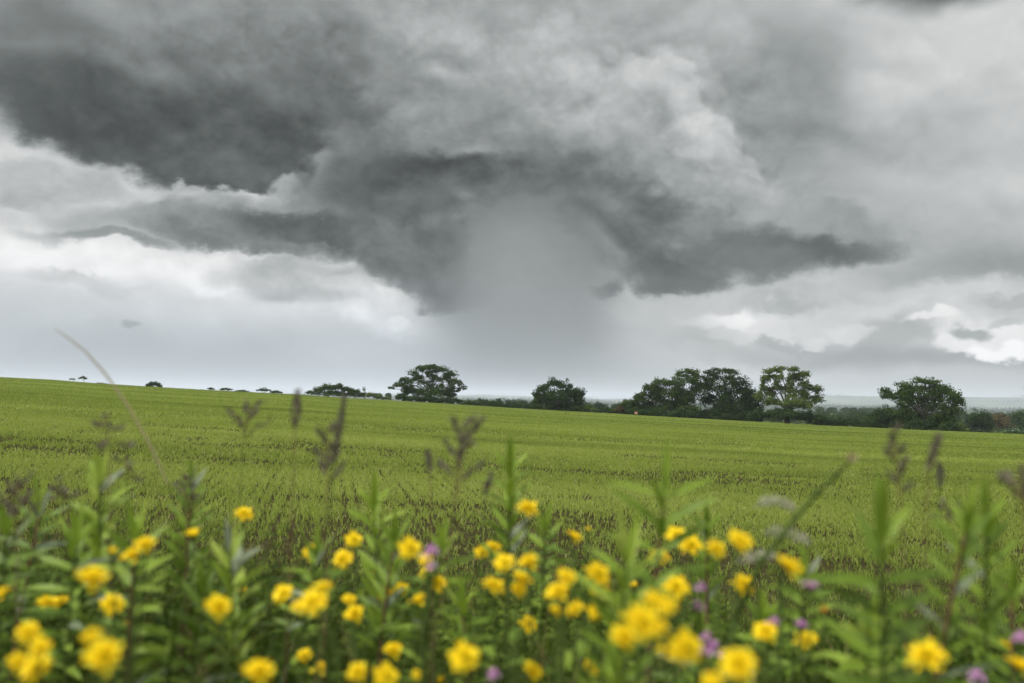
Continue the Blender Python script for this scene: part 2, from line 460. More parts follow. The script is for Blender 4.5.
def make_materials():
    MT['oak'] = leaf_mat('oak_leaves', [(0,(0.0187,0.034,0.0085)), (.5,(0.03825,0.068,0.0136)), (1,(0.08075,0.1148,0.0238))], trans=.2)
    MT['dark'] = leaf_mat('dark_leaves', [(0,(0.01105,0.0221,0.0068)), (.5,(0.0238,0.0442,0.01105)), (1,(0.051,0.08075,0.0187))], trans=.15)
    MT['light'] = leaf_mat('light_leaves', [(0,(0.036,0.0585,0.0126)), (.5,(0.0765,0.1125,0.0252)), (1,(0.144,0.18,0.045))], trans=.3)
    MT['rust'] = leaf_mat('brownish_leaves', [(0,(.035,.030,.014)), (.5,(.085,.070,.030)), (1,(.13,.11,.045))], trans=.15)
    MT['far'] = leaf_mat('far_leaves', [(0,(.018,.034,.012)), (.5,(.034,.060,.018)), (1,(.07,.10,.03))], trans=.1)
    MT['bark'] = leaf_mat('bark', [(0,(.05,.042,.032)), (1,(.11,.095,.075))], trans=0, rough=.9, nscale=3)
    MT['crop'] = leaf_mat('crop_blades', [(0,(.10,.14,.028)), (.4,(.21,.272,.050)), (.75,(.325,.39,.082)), (1,(.44,.40,.19))], trans=.35, rough=.5)
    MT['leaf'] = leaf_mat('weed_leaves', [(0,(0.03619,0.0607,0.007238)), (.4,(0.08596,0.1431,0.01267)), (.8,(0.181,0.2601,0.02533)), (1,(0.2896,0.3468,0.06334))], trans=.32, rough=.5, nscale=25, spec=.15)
    MT['under'] = leaf_mat('shaded_ground_cover_leaves', [(0,(0.0119,0.0238,0.0034)), (.4,(0.0357,0.0629,0.0068)), (.8,(0.0935,0.1403,0.0153)), (1,(0.17,0.221,0.03825))], trans=.33, rough=.55, nscale=25, spec=.05)  # weed leaf colours darkened: shade down in the tangle is put into the colour
    MT['pale_leaf'] = leaf_mat('silvery_leaves', [(0,(0.066,0.096,0.042)), (1,(0.204,0.228,0.156))], trans=.2, rough=.5)
    MT['grass'] = leaf_mat('grass_blades', [(0,(0.0159,0.02551,0.003188)), (.5,(0.03725,0.06028,0.005921)), (.85,(0.07949,0.1067,0.01275)), (1,(0.1689,0.1391,0.05465))], trans=.32, rough=.5, nscale=12, spec=.08)  # greens darkened so the colour itself carries some of the undergrowth shade
    MT['stem'] = leaf_mat('green_stems', [(0,(0.035,0.056,0.014)), (1,(0.091,0.126,0.035))], trans=0, nscale=20)
    MT['redstem'] = leaf_mat('reddish_stems', [(0,(.07,.035,.028)), (1,(.16,.085,.06))], trans=0, nscale=20)
    MT['straw'] = leaf_mat('straw', [(0,(0.27,0.216,0.108)), (1,(0.432,0.369,0.216))], trans=.1, nscale=20)
    MT['seed'] = leaf_mat('seed_heads', [(0,(.060,.052,.038)), (.5,(.14,.122,.092)), (1,(.34,.30,.23))], trans=.3, nscale=40, rough=.8)
    MT['petal'] = leaf_mat('yellow_petals', [(0,(.88,.61,.008)), (.5,(.93,.70,.014)), (1,(.94,.78,.035))], trans=.5, rough=.5, nscale=30, spec=.1)
    MT['centre'] = leaf_mat('flower_centre', [(0,(.93,.72,.014)), (1,(.94,.80,.04))], trans=.4, rough=.8, nscale=300)
    MT['pink'] = leaf_mat('pink_petals', [(0,(0.48,0.1536,0.4416)), (.5,(0.6336,0.3072,0.5952)), (1,(0.768,0.528,0.7296))], trans=.3, nscale=40)
    MT['grey'] = leaf_mat('grey_seed_fluff', [(0,(0.216,0.216,0.1456)), (1,(0.504,0.492,0.3696))], trans=.3, nscale=60, rough=.9)
    MT['hay'] = leaf_mat('faded_bloom', [(0,(.40,.17,.02)), (1,(.58,.32,.05))], trans=.2, nscale=60)
    m, N, Lk, bs = mat_new('orange_paint'); bs.inputs['Base Color'].default_value = (.40,.22,.13,1); MT['orange'] = m
    bs.inputs['Roughness'].default_value = .7
    # ground: soil and low growth in the field, a patchwork of pasture beyond it
    m, N, Lk, bs = mat_new('ground'); MT['ground'] = m
    g = N.new('ShaderNodeNewGeometry'); P = g.outputs['Position']
    def nz(scale, detail, rough=.55, sc=(1,1,1)):
        mp = N.new('ShaderNodeMapping'); mp.inputs[3].default_value = sc; Lk.new(P, mp.inputs[0])
        n = N.new('ShaderNodeTexNoise'); n.inputs['Scale'].default_value = scale; n.inputs['Detail'].default_value = detail
        n.inputs['Roughness'].default_value = rough; Lk.new(mp.outputs[0], n.inputs['Vector']); return n.outputs['Fac']
    def ramp(f, st):
        c = N.new('ShaderNodeValToRGB'); Lk.new(f, c.inputs[0]); e = c.color_ramp.elements
        e[0].position, e[0].color = st[0][0], (*st[0][1],1); e[1].position, e[1].color = st[-1][0], (*st[-1][1],1)
        for p, q in st[1:-1]:
            z = e.new(p); z.color = (*q,1)
        return c.outputs[0]
    def mix(f, a, b):
        n = N.new('ShaderNodeMix'); n.data_type = 'RGBA'; Lk.new(f, n.inputs[0]); Lk.new(a, n.inputs[6]); Lk.new(b, n.inputs[7]); return n.outputs[2]
    soil = ramp(nz(9, 8, .7), [(.3,(.014,.013,.006)), (.5,(.034,.031,.013)), (.72,(.078,.069,.032))])
    weeds = ramp(nz(1.6, 6, .7), [(.35,(.05,.062,.018)), (.55,(.10,.135,.024)), (.75,(.15,.20,.035))])
    past = N.new('ShaderNodeTexVoronoi'); past.inputs['Scale'].default_value = .0035; Lk.new(P, past.inputs['Vector'])
    sep = N.new('ShaderNodeSeparateColor'); Lk.new(past.outputs['Color'], sep.inputs[0])
    pc = ramp(sep.outputs[0], [(0,(.03,.05,.018)), (.35,(.05,.075,.022)), (.6,(.08,.10,.035)), (.8,(.035,.06,.02)), (1,(.11,.11,.05))])
    at_ = N.new('ShaderNodeAttribute'); at_.attribute_name = 'var'      # 0 soil of the field margin, 1 grown field, 2 countryside
    def rng(a, b):
        r = N.new('ShaderNodeMapRange'); Lk.new(at_.outputs['Fac'], r.inputs[0]); r.inputs[1].default_value = a; r.inputs[2].default_value = b; return r.outputs[0]
    c = mix(rng(0, 1), soil, weeds); c = mix(rng(1, 2), c, pc)
    Lk.new(c, bs.inputs['Base Color']); bs.inputs['Roughness'].default_value = .95; bs.inputs['Specular IOR Level'].default_value = 0
    bp = N.new('ShaderNodeBump'); bp.inputs['Strength'].default_value = .9; bp.inputs['Distance'].default_value = .05
    Lk.new(nz(14, 6, .7), bp.inputs['Height']); Lk.new(bp.outputs[0], bs.inputs['Normal'])

# ---------------------------------------------------------------- terrain
EDGE = [(-200,371),(0,377.5),(50,380),(100,384),(200,390),(300,395),(340,398),(430,403),(512,408.5),(640,415.6),(720,420),(820,425.7),(924,430.3),(1024,434.5),(1250,444)]
_ea = []; _et = []
for ex_, ey_ in EDGE:
    d_ = pix_dir(ex_, ey_); _ea.append(math.atan2(d_.x, d_.y)); _et.append(d_.z/math.hypot(d_.x, d_.y))
DF = 240.0
VALLEY = -27.0
def sstep(t): t = np.clip(t, 0, 1); return t*t*(3-2*t)
def vnoise(x, y, seed=0):
    """smooth value noise in the ground plane"""
    xi = np.floor(x).astype(np.int64); yi = np.floor(y).astype(np.int64); fx = x-xi; fy = y-yi
    fx = fx*fx*(3-2*fx); fy = fy*fy*(3-2*fy)
    def h(a, b):
        n = (a*374761393 + b*668265263 + seed*974711) & 0x7fffffff
        n = ((n ^ (n >> 13))*1274126177) & 0x7fffffff
        return ((n ^ (n >> 16)) & 0xffff)/65535.0
    return (h(xi,yi)*(1-fx)+h(xi+1,yi)*fx)*(1-fy) + (h(xi,yi+1)*(1-fx)+h(xi+1,yi+1)*fx)*fy
def ground_z(x, y):
    x = np.asarray(x, float); y = np.asarray(y, float)
    az = np.arctan2(x, y); d = np.hypot(x, y)
    te = np.interp(az, _ea, _et)
    zc = CAMZ + DF*te
    z = np.minimum(d/DF, 1)*zc + .05*(vnoise(x/9, y/9, 3)-.5)*np.clip(d/20, 0, 1)*np.clip((DF-d)/30, 0, 1)
    t = (d-DF)
    fall = sstep(t/420)
    roll = (vnoise(x/500+5, y/500+9, 1)-.5)*9 + (vnoise(x/180, y/180, 2)-.5)*3
    z = np.where(t > 0, zc*(1-fall) + (VALLEY+roll*np.clip(t/400,0,1))*fall, z)
    hill = sstep((d-8500)/2600)*(1-sstep((d-14500)/6000))
    amp = 30 + 88*sstep((az-math.radians(4))/math.radians(14)) + 60*(vnoise(az*9+40, d/5000, 5)-.5) + 30*(vnoise(az*34+9, d/2500, 6)-.5)
    z = z + hill*amp
    # bank the wild plants grow on
    bank = .75*(1-sstep((d-2.6)/1.3))*sstep((y+3)/2.0)
    return z + bank
def build_ground():
    rr = np.concatenate([np.linspace(.05, 4.5, 30), np.geomspace(4.7, 236, 90), np.linspace(238, 270, 12), np.geomspace(276, 30000, 110)])
    aa = np.concatenate([np.radians(np.linspace(-180, -34, 60)), np.radians(np.linspace(-33.6, 33.6, 220)), np.radians(np.linspace(34, 180, 60))[:-1]])
    R, A = np.meshgrid(rr, aa, indexing='ij')
    X = R*np.sin(A); Y = R*np.cos(A); Z = ground_z(X, Y)
    V = np.stack([X, Y, Z], -1).reshape(-1, 3); n = len(aa)
    i = np.arange(len(rr)-1)[:,None]*n; j = np.arange(n)[None,:]; j2 = (j+1) % n
    F = np.stack([i+j, i+j2, i+n+j2, i+n+j], -1).reshape(-1, 4)
    d = R.ravel()
    pn = vnoise(X.ravel()/3.5+.35*Y.ravel(), Y.ravel()/9+3, 8)
    var = .02 + .98*sstep((d-12)/55)*(.35+.65*pn) 
    var = np.where(d > 90, np.maximum(var, .8), var)
    var = np.where(d > DF+3, 2.0, var)
    o = mesh_np('ground', V, F, MT['ground'], None, var, True)
    tag(o, kind='structure', label='sloping green field of young crops with open country and pale hills beyond')

# ---------------------------------------------------------------- crop
ROW_AZ = math.radians(-10.5)
def build_crop():
    rx, ry = math.cos(ROW_AZ), -math.sin(ROW_AZ)       # across the rows
    sx, sy = math.sin(ROW_AZ), math.cos(ROW_AZ)        # along the rows
    bands = [(3.2, 9, 800, .0042, .055), (9, 18, 480, .006, .062), (18, 40, 190, .011, .075), (40, 85, 60, .024, .09), (85, 160, 17, .06, .11), (160, 243, 8, .12, .13)]
    VV = []; AA = []
    for r0, r1, dens, bw, bh in bands:
        lim = math.radians(33)
        n = int(dens*lim*(r1*r1-r0*r0))
        d = np.sqrt(RNG.uniform(r0*r0, r1*r1, n)); a = RNG.uniform(-lim, lim, n)
        x = d*np.sin(a); y = d*np.cos(a)
        u = x*rx + y*ry; v = x*sx + y*sy
        pitch = .145
        k = np.round(u/pitch); u2 = k*pitch + RNG.normal(0, .034 + .03*(d/60), n) + .05*np.sin(v/7.3)+.03*np.sin(v/2.9+k)
        x = u2*rx + v*sx; y = u2*ry + v*sy
        d2 = np.hypot(x, y)
        # thin and bare patches, wider across than deep, and the starved strip next to the bank
        p = .55*vnoise(x/5.0, y/2.3, 21) + .3*vnoise(x/1.3, y/.8, 22) + .25*vnoise(x/17, y/8, 23)
        th = np.interp(d2, [4, 7, 9.5, 13, 18, 30, 60, 120], [.70, .66, .62, .55, .485, .45, .40, .33])
        keep = (p > th*(.9+.2*RNG.random(n))) | (RNG.random(n) < np.interp(d2, [4, 12, 40, 100], [.22, .25, .30, .42]))
        x, y, p, d2 = x[keep], y[keep], p[keep], d2[keep]; n = len(x)
        z = ground_z(x, y)
        for b in range(3 if r1 < 50 else 2):
            ang = RNG.uniform(0, 2*np.pi, n); lean = np.abs(RNG.normal(.35, .25, n))
            h = bh*RNG.uniform(.55, 1.15, n)*(.75+.5*np.clip(p, 0, 1))
            w = bw*RNG.uniform(.7, 1.3, n)*(1+d2/r1*.3)
            face = RNG.uniform(-1.1, 1.1, n)
            wx = np.cos(face)*w/2; wy = np.sin(face)*w/2
            ox, oy = np.cos(ang)*lean*h, np.sin(ang)*lean*h
            b0 = np.stack([x-wx, y-wy, z-.01], -1); b1 = np.stack([x+wx, y+wy, z-.01], -1)
            m0 = np.stack([x-wx*.8+ox*.35, y-wy*.8+oy*.35, z+h*.6], -1); m1 = np.stack([x+wx*.8+ox*.35, y+wy*.8+oy*.35, z+h*.6], -1)
            tp = np.stack([x+ox, y+oy, z+h*.97], -1)
            VV.append(np.stack([b0, b1, m1, tp, m0], 1).reshape(-1, 3))
            lush = vnoise(x/14+2, y/5, 31)*.45 + .3*vnoise(x/60, y/16, 32) + .25*vnoise(x/4, y/1.6, 33)
            c = np.clip(RNG.normal(.36, .14, n) + .75*(lush-.47), 0, .8)
            c = np.where(RNG.random(n) < .05, .97, c)
            AA.append(np.repeat(c, 5))
    V = np.concatenate(VV); A = np.concatenate(AA)
    F = np.arange(len(V)).reshape(-1, 5)
    o = mesh_np('crop', V, F, MT['crop'], None, A, False)
    tag(o, 'young bright green cereal crop growing in drilled rows over dark soil', 'crop', kind='stuff')
    print('crop blades', len(F))

# ---------------------------------------------------------------- trees
def leaf_cloud(centres, radii, count, size, seed, hollow=.55, keepfrac=1.0):
    r = np.random.default_rng(seed)
    centres = np.asarray(centres, float); radii = np.asarray(radii, float)
    vol = radii[:,0]*radii[:,2]; pr = vol/vol.sum()
    idx = r.choice(len(centres), count, p=pr)
    # each lobe gets its own twiggy sub-clusters, so the outline is uneven and sky shows through
    nsub = 34
    sub = r.normal(size=(len(centres), nsub, 3)); sub /= np.linalg.norm(sub, axis=2, keepdims=True)
    sub[:,:,2] = np.where(sub[:,:,2] < -.35, -sub[:,:,2]*.6, sub[:,:,2])
    sub *= r.uniform(hollow*.8, 1.12, (len(centres), nsub, 1))
    si = r.integers(0, nsub, count)
    off = r.normal(size=(count, 3)); off /= np.linalg.norm(off, axis=1, keepdims=True)
    off *= r.uniform(.25, 1, (count, 1))**.5*.36
    q = sub[idx, si] + off
    P = centres[idx] + q*radii[idx]
    nrm = off/.36*.8 + sub[idx, si]*.6 + r.normal(size=(count,3))*.5 + np.array([0,0,.25])
    nrm /= np.linalg.norm(nrm, axis=1, keepdims=True)
    t = np.cross(nrm, r.normal(size=(count,3))); t /= np.linalg.norm(t, axis=1, keepdims=True)
    b = np.cross(nrm, t)
    s = size*r.uniform(.55, 1.25, (count,1))
    V = np.stack([P - t*s*.5, P - b*s*.33, P + t*s*.5, P + b*s*.33], 1).reshape(-1, 3)
    cl = r.uniform(-.16, .16, (len(centres), nsub))
    var = np.clip(.45 + cl[idx, si] + r.normal(0, .16, count), 0, 1)
    return V, np.arange(len(V)).reshape(-1, 4), np.repeat(var, 4)
def make_tree(name, label, cat, dist, blobs, base_px, leafsize, count, mat, group=None, trunk=True, depth=.8, seed=1, limbs=True, hollow=.5, fill=.85):
    """blobs: lobes of the crown measured on the photograph, given real size and depth at the tree's distance"""
    rnd = random.Random(seed)
    bx = base_px
    d0 = pix_dir(bx, 400); a = math.atan2(d0.x, d0.y)
    base = Vector((dist*math.sin(a), dist*math.cos(a), 0)); base.z = float(ground_z(base.x, base.y)) - .05
    sc = dist/FPX/math.cos(a)*1.0
    cs = []; rs = []
    fw = Vector((math.sin(a), math.cos(a), 0))
    for (x, y, rx, ry) in blobs:
        dd = rnd.uniform(-1, 1)*depth*rx*1.1
        for jj in range(1):
            p = at(x, y, dist + dd*sc)
            cs.append((p.x-base.x, p.y-base.y, p.z-base.z)); rs.append((rx*sc*1.12, max(rx,ry)*sc, ry*sc*1.2))
    main_n = len(cs)
    if len(blobs) > 10:                     # looser sprays of leaves bridging neighbouring lobes
        for i in range(main_n):
            near = sorted(range(main_n), key=lambda j: (Vector(cs[j])-Vector(cs[i])).length)[1:4]
            for j in near:
                if rnd.random() < fill:
                    q = (Vector(cs[i])+Vector(cs[j]))/2 + Vector((rnd.uniform(-.5,.5), rnd.uniform(-.5,.5), rnd.uniform(-.6,.6)))
                    cs.append(tuple(q)); rs.append(tuple(np.minimum(rs[i], rs[j])*rnd.uniform(.5, .8)))
    root = empty(name, base)
    V, F, A = leaf_cloud(cs, rs, int(count*2.1), leafsize*.78, seed, hollow)
    mesh_np('crown' if trunk else 'foliage', V, F, mat, root, A)
    top = max(c[2] for c in cs)
    if trunk:
        mb = MB(); r0 = top*.045
        fork = top*.28
        mb.tube([(0,0,-.3), (r0*.2,0,fork*.5), (0,0,fork)], [r0*1.3, r0, r0*.85], 8, .4)
        if limbs:
            for i, (c, rr) in enumerate(zip(cs[:main_n], rs)):
                if c[2] < fork*1.05: continue
                mid = Vector(c)*.5 + Vector((0,0,fork*.5)) + Vector((rnd.uniform(-.6,.6), rnd.uniform(-.6,.6), rnd.uniform(-.2,.9)))
                mb.tube([(0,0,fork*.9), mid, c, (c[0]+rnd.uniform(-1,1)*rr[0]*.5, c[1], c[2]+rr[2]*.6)], [r0*.34, r0*.20, r0*.11, r0*.04], 5, .5)
        mb.build('trunk', MT['bark'], root)
    else:
        mb = MB()
        for i in range(5):
            c = cs[rnd.randrange(len(cs))]
            mb.tube([(rnd.uniform(-.3,.3),0,-.2), (c[0]*.5, c[1]*.5, max(.3,c[2]*.6)), c], [.07,.05,.02], 5, .5)
        mb.build('stems', MT['bark'], root)
    tag(root, label, cat, group)
    return root

def shift(bl, dx, dy, s=1.0): return [(x*s+dx, y*s+dy, rx*s, ry*s) for x, y, rx, ry in bl]
def build_trees():
    # the airy oak left of centre
    make_tree('oak_tree', 'wide spreading oak with sky showing through its crown, left of the rain shaft', 'tree', 246,
      [(421,367.8,4,2.6),(432,367,5,2.6),(430,376,4.5,4),(423,383,4.5,4),(414,380,4,3.5),(391,388.5,3.5,2.2),(404,380,3.5,3),(450,383,4.5,4),(398,385,6,3.5),(408,384,6.5,4),(414,373.5,6,3.8),(426,369,7,3.2),(437,369,8,3.8),(445,371,5,3.5),(452.5,375,5,4.2),(457,382.5,4.5,4),(463,388.5,3.8,3.8),
       (420,378,4,3.2),(436,379,4.5,4),(445,378,3.5,4),(430,386,5,3.6),(441,387,5,3.6),(452,389,5,3),(410,392,8,6),(422,394.5,8,7),(435,395,9,7),(446,395,8,6),(403,396.5,6,4),(452,397,5,4.5)],
      430, .46, 9500, MT['oak'], seed=3, hollow=.35)
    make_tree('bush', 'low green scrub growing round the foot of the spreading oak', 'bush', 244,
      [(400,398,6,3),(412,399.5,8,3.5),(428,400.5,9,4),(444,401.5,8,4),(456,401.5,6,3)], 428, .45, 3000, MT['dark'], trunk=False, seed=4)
    make_tree('round_tree', 'dense dark bushy tree standing alone right of the rain shaft foot', 'tree', 240,
      [(553,384.5,7,5.5),(564,387,7,6),(543,391,7.5,6),(536.5,396,5,5),(579,394,6,6),(569,396,9,8),(555,398,11,9),(544,401.5,8,7),(558,406,14,6),(579.5,402.5,5,7),(572.5,407,9,5),(536,404,4,5)],
      558, .50, 8500, MT['dark'], seed=5)
    # the three trees of the clump
    make_tree('broad_tree', 'broad dark tree at the left end of the three-tree clump', 'tree', 238,
      [(681,373.5,5.5,3),(693,373,5.5,3.5),(661,383,8,5),(649,389,6,5),(677,383,8,6),(694,383,7,6),(640,400,8,6),(656,396,11,9),(677,396,12,10),(696,396,10,10),(628,405.6,6,5),(640,409,9,5),(661,409,14,6),(687,410,14,6)],
      672, .50, 12500, MT['oak'], seed=6)
    make_tree('domed_tree', 'domed dark tree in the middle of the three-tree clump', 'tree', 242,
      [(703,379,6,4),(703,389,7,7),(757,399,6,6),(756,408,7,6),(709,373.5,5,3.5),(722,371.5,6.5,3.2),(733.6,373.5,6,3.8),(715,380,7,5),(730,381,8.5,6),(744,385,7,6),(717,391.5,9,8),(736,394,10.5,8),(749,394.5,6.5,7),(708,403,9,8),(726.5,405.6,13,9),(745,407,11,8),(728,414,18,5)],
      727, .50, 11500, MT['dark'], seed=7)
    make_tree('airy_tree', 'tall pale green open-crowned tree at the right end of the three-tree clump', 'tree', 236,
      [(768.5,372,5.5,3.5),(780.5,369.5,6.5,3.2),(794.5,370.5,6.5,3.6),(804.5,375.5,4.8,4),(765,380,4.6,4.5),(778.5,379,5,4.5),(792,380,6,4.6),(804,385,5.5,4.6),(763.5,390,4.6,4.5),(776,389.5,5.5,4.5),(790,391.5,7,5.5),(804,394.5,6.5,6),(818,390,4,4),(818,400,5,4.6),(759.5,398.6,5,5),(773,403,8,5.6),(792,404.5,11,6.5),(808.6,405.6,8,6.5)],
      787, .44, 11500, MT['light'], seed=8, hollow=.35)
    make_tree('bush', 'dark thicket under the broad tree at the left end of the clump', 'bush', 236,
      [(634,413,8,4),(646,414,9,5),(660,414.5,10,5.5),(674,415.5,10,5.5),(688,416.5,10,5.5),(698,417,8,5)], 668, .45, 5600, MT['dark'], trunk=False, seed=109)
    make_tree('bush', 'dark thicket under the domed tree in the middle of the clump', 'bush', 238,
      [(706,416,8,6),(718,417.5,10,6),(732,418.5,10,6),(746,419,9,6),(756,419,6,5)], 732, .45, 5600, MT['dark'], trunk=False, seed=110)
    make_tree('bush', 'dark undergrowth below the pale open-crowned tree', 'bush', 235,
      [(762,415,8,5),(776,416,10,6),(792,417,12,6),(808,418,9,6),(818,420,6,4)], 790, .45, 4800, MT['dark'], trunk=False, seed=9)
    make_tree('oak_tree', 'heavy leaning oak standing on its own at the right', 'tree', 232,
      [(886,391.5,5.5,3.2),(890,397.5,4.5,3.5),(883.5,397,3,3),(905.6,386.5,8,4.5),(921.6,381.5,8,3.6),(931.5,383.5,7.5,3.8),(941.5,390,8.5,5),(955,396.5,6,5),(959,404,4.6,5),(899.7,396,7,5.5),(913.6,394,9.5,6.5),(927.6,394,9.5,6.5),(943.5,400,9,7),(907.6,404,7.5,5.5),(923.6,408,10.5,8),(939.5,410,9,8),(955,412,6,7),(903.7,416,10,7),(919.6,420,11,7),(939.5,422,10,7),(951.5,421,7,7)],
      925, .50, 12500, MT['oak'], seed=10)
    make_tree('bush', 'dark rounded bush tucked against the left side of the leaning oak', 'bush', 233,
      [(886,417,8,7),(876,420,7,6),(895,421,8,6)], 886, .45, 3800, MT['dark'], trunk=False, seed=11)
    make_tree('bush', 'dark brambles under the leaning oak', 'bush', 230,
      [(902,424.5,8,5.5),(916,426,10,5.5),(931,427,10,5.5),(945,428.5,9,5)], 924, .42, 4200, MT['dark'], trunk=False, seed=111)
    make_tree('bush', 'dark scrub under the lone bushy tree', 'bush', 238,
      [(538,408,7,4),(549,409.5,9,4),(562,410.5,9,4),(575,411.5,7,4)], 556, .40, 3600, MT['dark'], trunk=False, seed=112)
    # bushes on the skyline to the left
    make_tree('hawthorn_bush', 'wide ragged-topped bush on the skyline left of the spreading oak', 'bush', 250,
      [(311,393.5,5,2.6),(318,391,5,3.2),(325,389,4.5,4),(332,388.5,4.5,4.2),(339,388,4.5,4.2),(346,390.5,5,3.6),(354,392.5,5,3.4),(361,395.5,4,2.8),(330,394,12,3.4),(348,395.5,12,3)], 336, .42, 4200, MT['oak'], trunk=False, seed=12)
    make_tree('round_bush', 'small round dark bush alone on the crest at the left', 'bush', 262,
      [(148.5,386.3,3,2),(152,385,3.4,2.3),(156,385,3.2,2.2),(159.5,387,2.5,1.8)], 153, .34, 1100, MT['dark'], trunk=False, seed=13)
    make_tree('small_tree', 'larger of the two tiny trees on the far left crest', 'tree', 262,
      [(80.5,378.5,1.8,1),(83,377.4,2,1.1),(85.5,378.8,1.7,1.1)], 83, .25, 260, MT['dark'], seed=14)
    make_tree('small_tree', 'smaller, flatter of the two tiny trees on the far left crest', 'tree', 264,
      [(71,379.5,1.4,.7),(73.6,379.4,1.3,.7)], 72.6, .25, 130, MT['dark'], seed=15)
    make_tree('low_bush', 'low brownish clump on the crest just left of the straw stalk crossing', 'bush', 258,
      [(100,383.8,3,.9),(106,384.4,2.4,.8)], 103, .25, 250, MT['rust'], trunk=False, seed=16)
    for i, (x, y, w, h, lb) in enumerate([(211,388.7,3,1,'tiny dark bush on the crest right of the round dark bush'),(226,389.5,6,1.4,'long low dark bush on the crest, middle of the left skyline'),
            (242,391,6,.9,'thin dark strip of scrub on the crest beside the long low bush'),(264,390.2,6,2.0,'dark bush with a rounded top on the crest above the grass plumes'),(276,392.2,6,1.6,'dark tapering bush on the crest left of the ragged-topped bush')]):
        make_tree('low_bush', lb, 'bush', 256, [(x-w*.6,y+.3,w*.5,h*.8),(x,y,w*.6,h),(x+w*.6,y+.5,w*.5,h*.7)], x, .28, 500, MT['dark'], trunk=False, seed=20+i)
    make_tree('sapling', 'thin pale sapling left of the spreading oak', 'tree', 252, [(364,390,1.5,2.4),(364.5,394,2,2)], 364.5, .28, 170, MT['light'], seed=31)
    make_tree('low_bush', 'pale green shrub between the ragged bush and the spreading oak', 'bush', 250, [(370,396,4.5,2.6),(378,397.5,4.5,2.6),(387,398.8,4,2)], 377, .35, 1300, MT['light'], trunk=False, seed=32)
    make_tree('low_bush', 'light green shrub at the right foot of the lone bushy tree', 'bush', 239, [(588,409,4,3),(593,410.5,4,2.6),(582,410.5,3,2)], 588, .35, 1000, MT['light'], trunk=False, seed=33)
    make_tree('low_bush', 'brownish shrub at the left end of the three-tree clump', 'bush', 240, [(627,407,5.5,5.5),(620,410.5,5,3.5)], 625, .38, 1500, MT['rust'], trunk=False, seed=34)
    make_tree('low_bush', 'olive shrub right of the leaning oak', 'bush', 231, [(960,428.5,3.6,3.6),(966,431,4,2.6)], 961, .35, 1300, MT['light'], trunk=False, seed=35)
    # hedges that close the field
    def hedge(label, x0, x1, y0, y1, h, dist, seed, mat='dark', n=2600):
        k = max(3, int((x1-x0)/7)); bl = []
        rr = random.Random(seed)
        for i in range(k+1):
            t = i/k; q = h*rr.uniform(.65, 1.15)
            bl.append((x0+(x1-x0)*t, y0+(y1-y0)*t - q*.55, (x1-x0)/k*.75, q))
        make_tree('hedge', label, 'hedge', dist, bl, (x0+x1)/2, .4, n, MT[mat], 'hedges along the far side of the field', trunk=False, seed=seed)
    hedge('low field hedge between the spreading oak and the lone bushy tree', 462, 538, 405, 410, 3.2, 250, 41)
    hedge('low field hedge between the lone bushy tree and the three-tree clump', 580, 632, 412, 415, 3.4, 250, 42)
    hedge('low field hedge between the three-tree clump and the leaning oak', 812, 888, 425, 429, 5, 240, 43, 'dark', 4200)
    hedge('clipped low field hedge running to the right edge of the picture', 955, 1062, 433.5, 439.5, 2.6, 236, 44, 'dark', 4200)
    # the wood in the valley: single trees one can still tell apart
    def simple(label, x, y, rx, ry, dist, mat, seed, n=900, ls=.9):
        bl = [(x, y-ry*.3, rx*.7, ry*.7), (x-rx*.5, y, rx*.55, ry*.7), (x+rx*.5, y+ry*.05, rx*.55, ry*.7), (x+rx*.1, y+ry*.5, rx*.9, ry*.6)]
        return make_tree('valley_tree', label, 'tree', dist, bl, x, ls, n, MT[mat], 'trees in the valley beyond the field', seed=seed, limbs=False, hollow=.6)
    simple('dark domed tree behind the clipped hedge at the far right', 979, 423.5, 11, 10, 330, 'dark', 51, 2600, .6)
    simple('round brownish tree behind the clipped hedge at the far right', 1000, 423, 8.5, 7.5, 390, 'rust', 52, 2200, .7)
    simple('dark tree cut by the right edge of the picture', 1021, 421, 9, 8, 420, 'far', 53, 1800, .7)
    rr = random.Random(5); k = 60
    def rowtrees(x0, x1, yt0, yt1, size, dist, n, label, mats=('far','dark','far','oak')):
        nonlocal k
        for i in range(n):
            t = (i+.5)/n; x = x0+(x1-x0)*t + rr.uniform(-3, 3); y = yt0+(yt1-yt0)*t
            s = size*rr.uniform(.7, 1.35); k += 1
            simple(label, x, y + s*.8 + rr.uniform(-1,1), s*rr.uniform(1,1.5), s, dist*rr.uniform(.93, 1.1), rr.choice(mats), k, 520, dist/620)
    rowtrees(466, 536, 399.5, 402, 4.2, 430, 9, 'tree in the dark band behind the hedge right of the spreading oak')
    rowtrees(582, 624, 403.5, 405, 4.0, 440, 6, 'tree in the dark band behind the hedge left of the three-tree clump')
    rowtrees(818, 892, 416, 418, 5.5, 360, 8, 'tree in the valley just behind the hedge left of the leaning oak')
    rowtrees(815, 900, 412, 413.5, 4.2, 520, 11, 'tree in the middle rows of the valley wood left of the leaning oak')
    rowtrees(815, 905, 408.3, 409.5, 2.8, 900, 15, 'tree on the far edge of the valley wood left of the leaning oak')
    rowtrees(955, 1040, 418, 421, 4.6, 470, 9, 'tree in the valley just behind the clipped hedge right of the leaning oak')
    rowtrees(950, 1040, 413.6, 416, 3.2, 760, 13, 'tree in the far rows of the valley wood right of the leaning oak')
    rowtrees(694, 826, 410, 416, 5.0, 400, 15, 'tree in the dark band hidden behind the three-tree clump')
    rowtrees(534, 584, 404.5, 407, 3.6, 420, 6, 'tree in the dark band behind the lone bushy tree')
    rowtrees(884, 960, 416, 420, 5.2, 400, 9, 'tree in the valley directly behind the leaning oak')
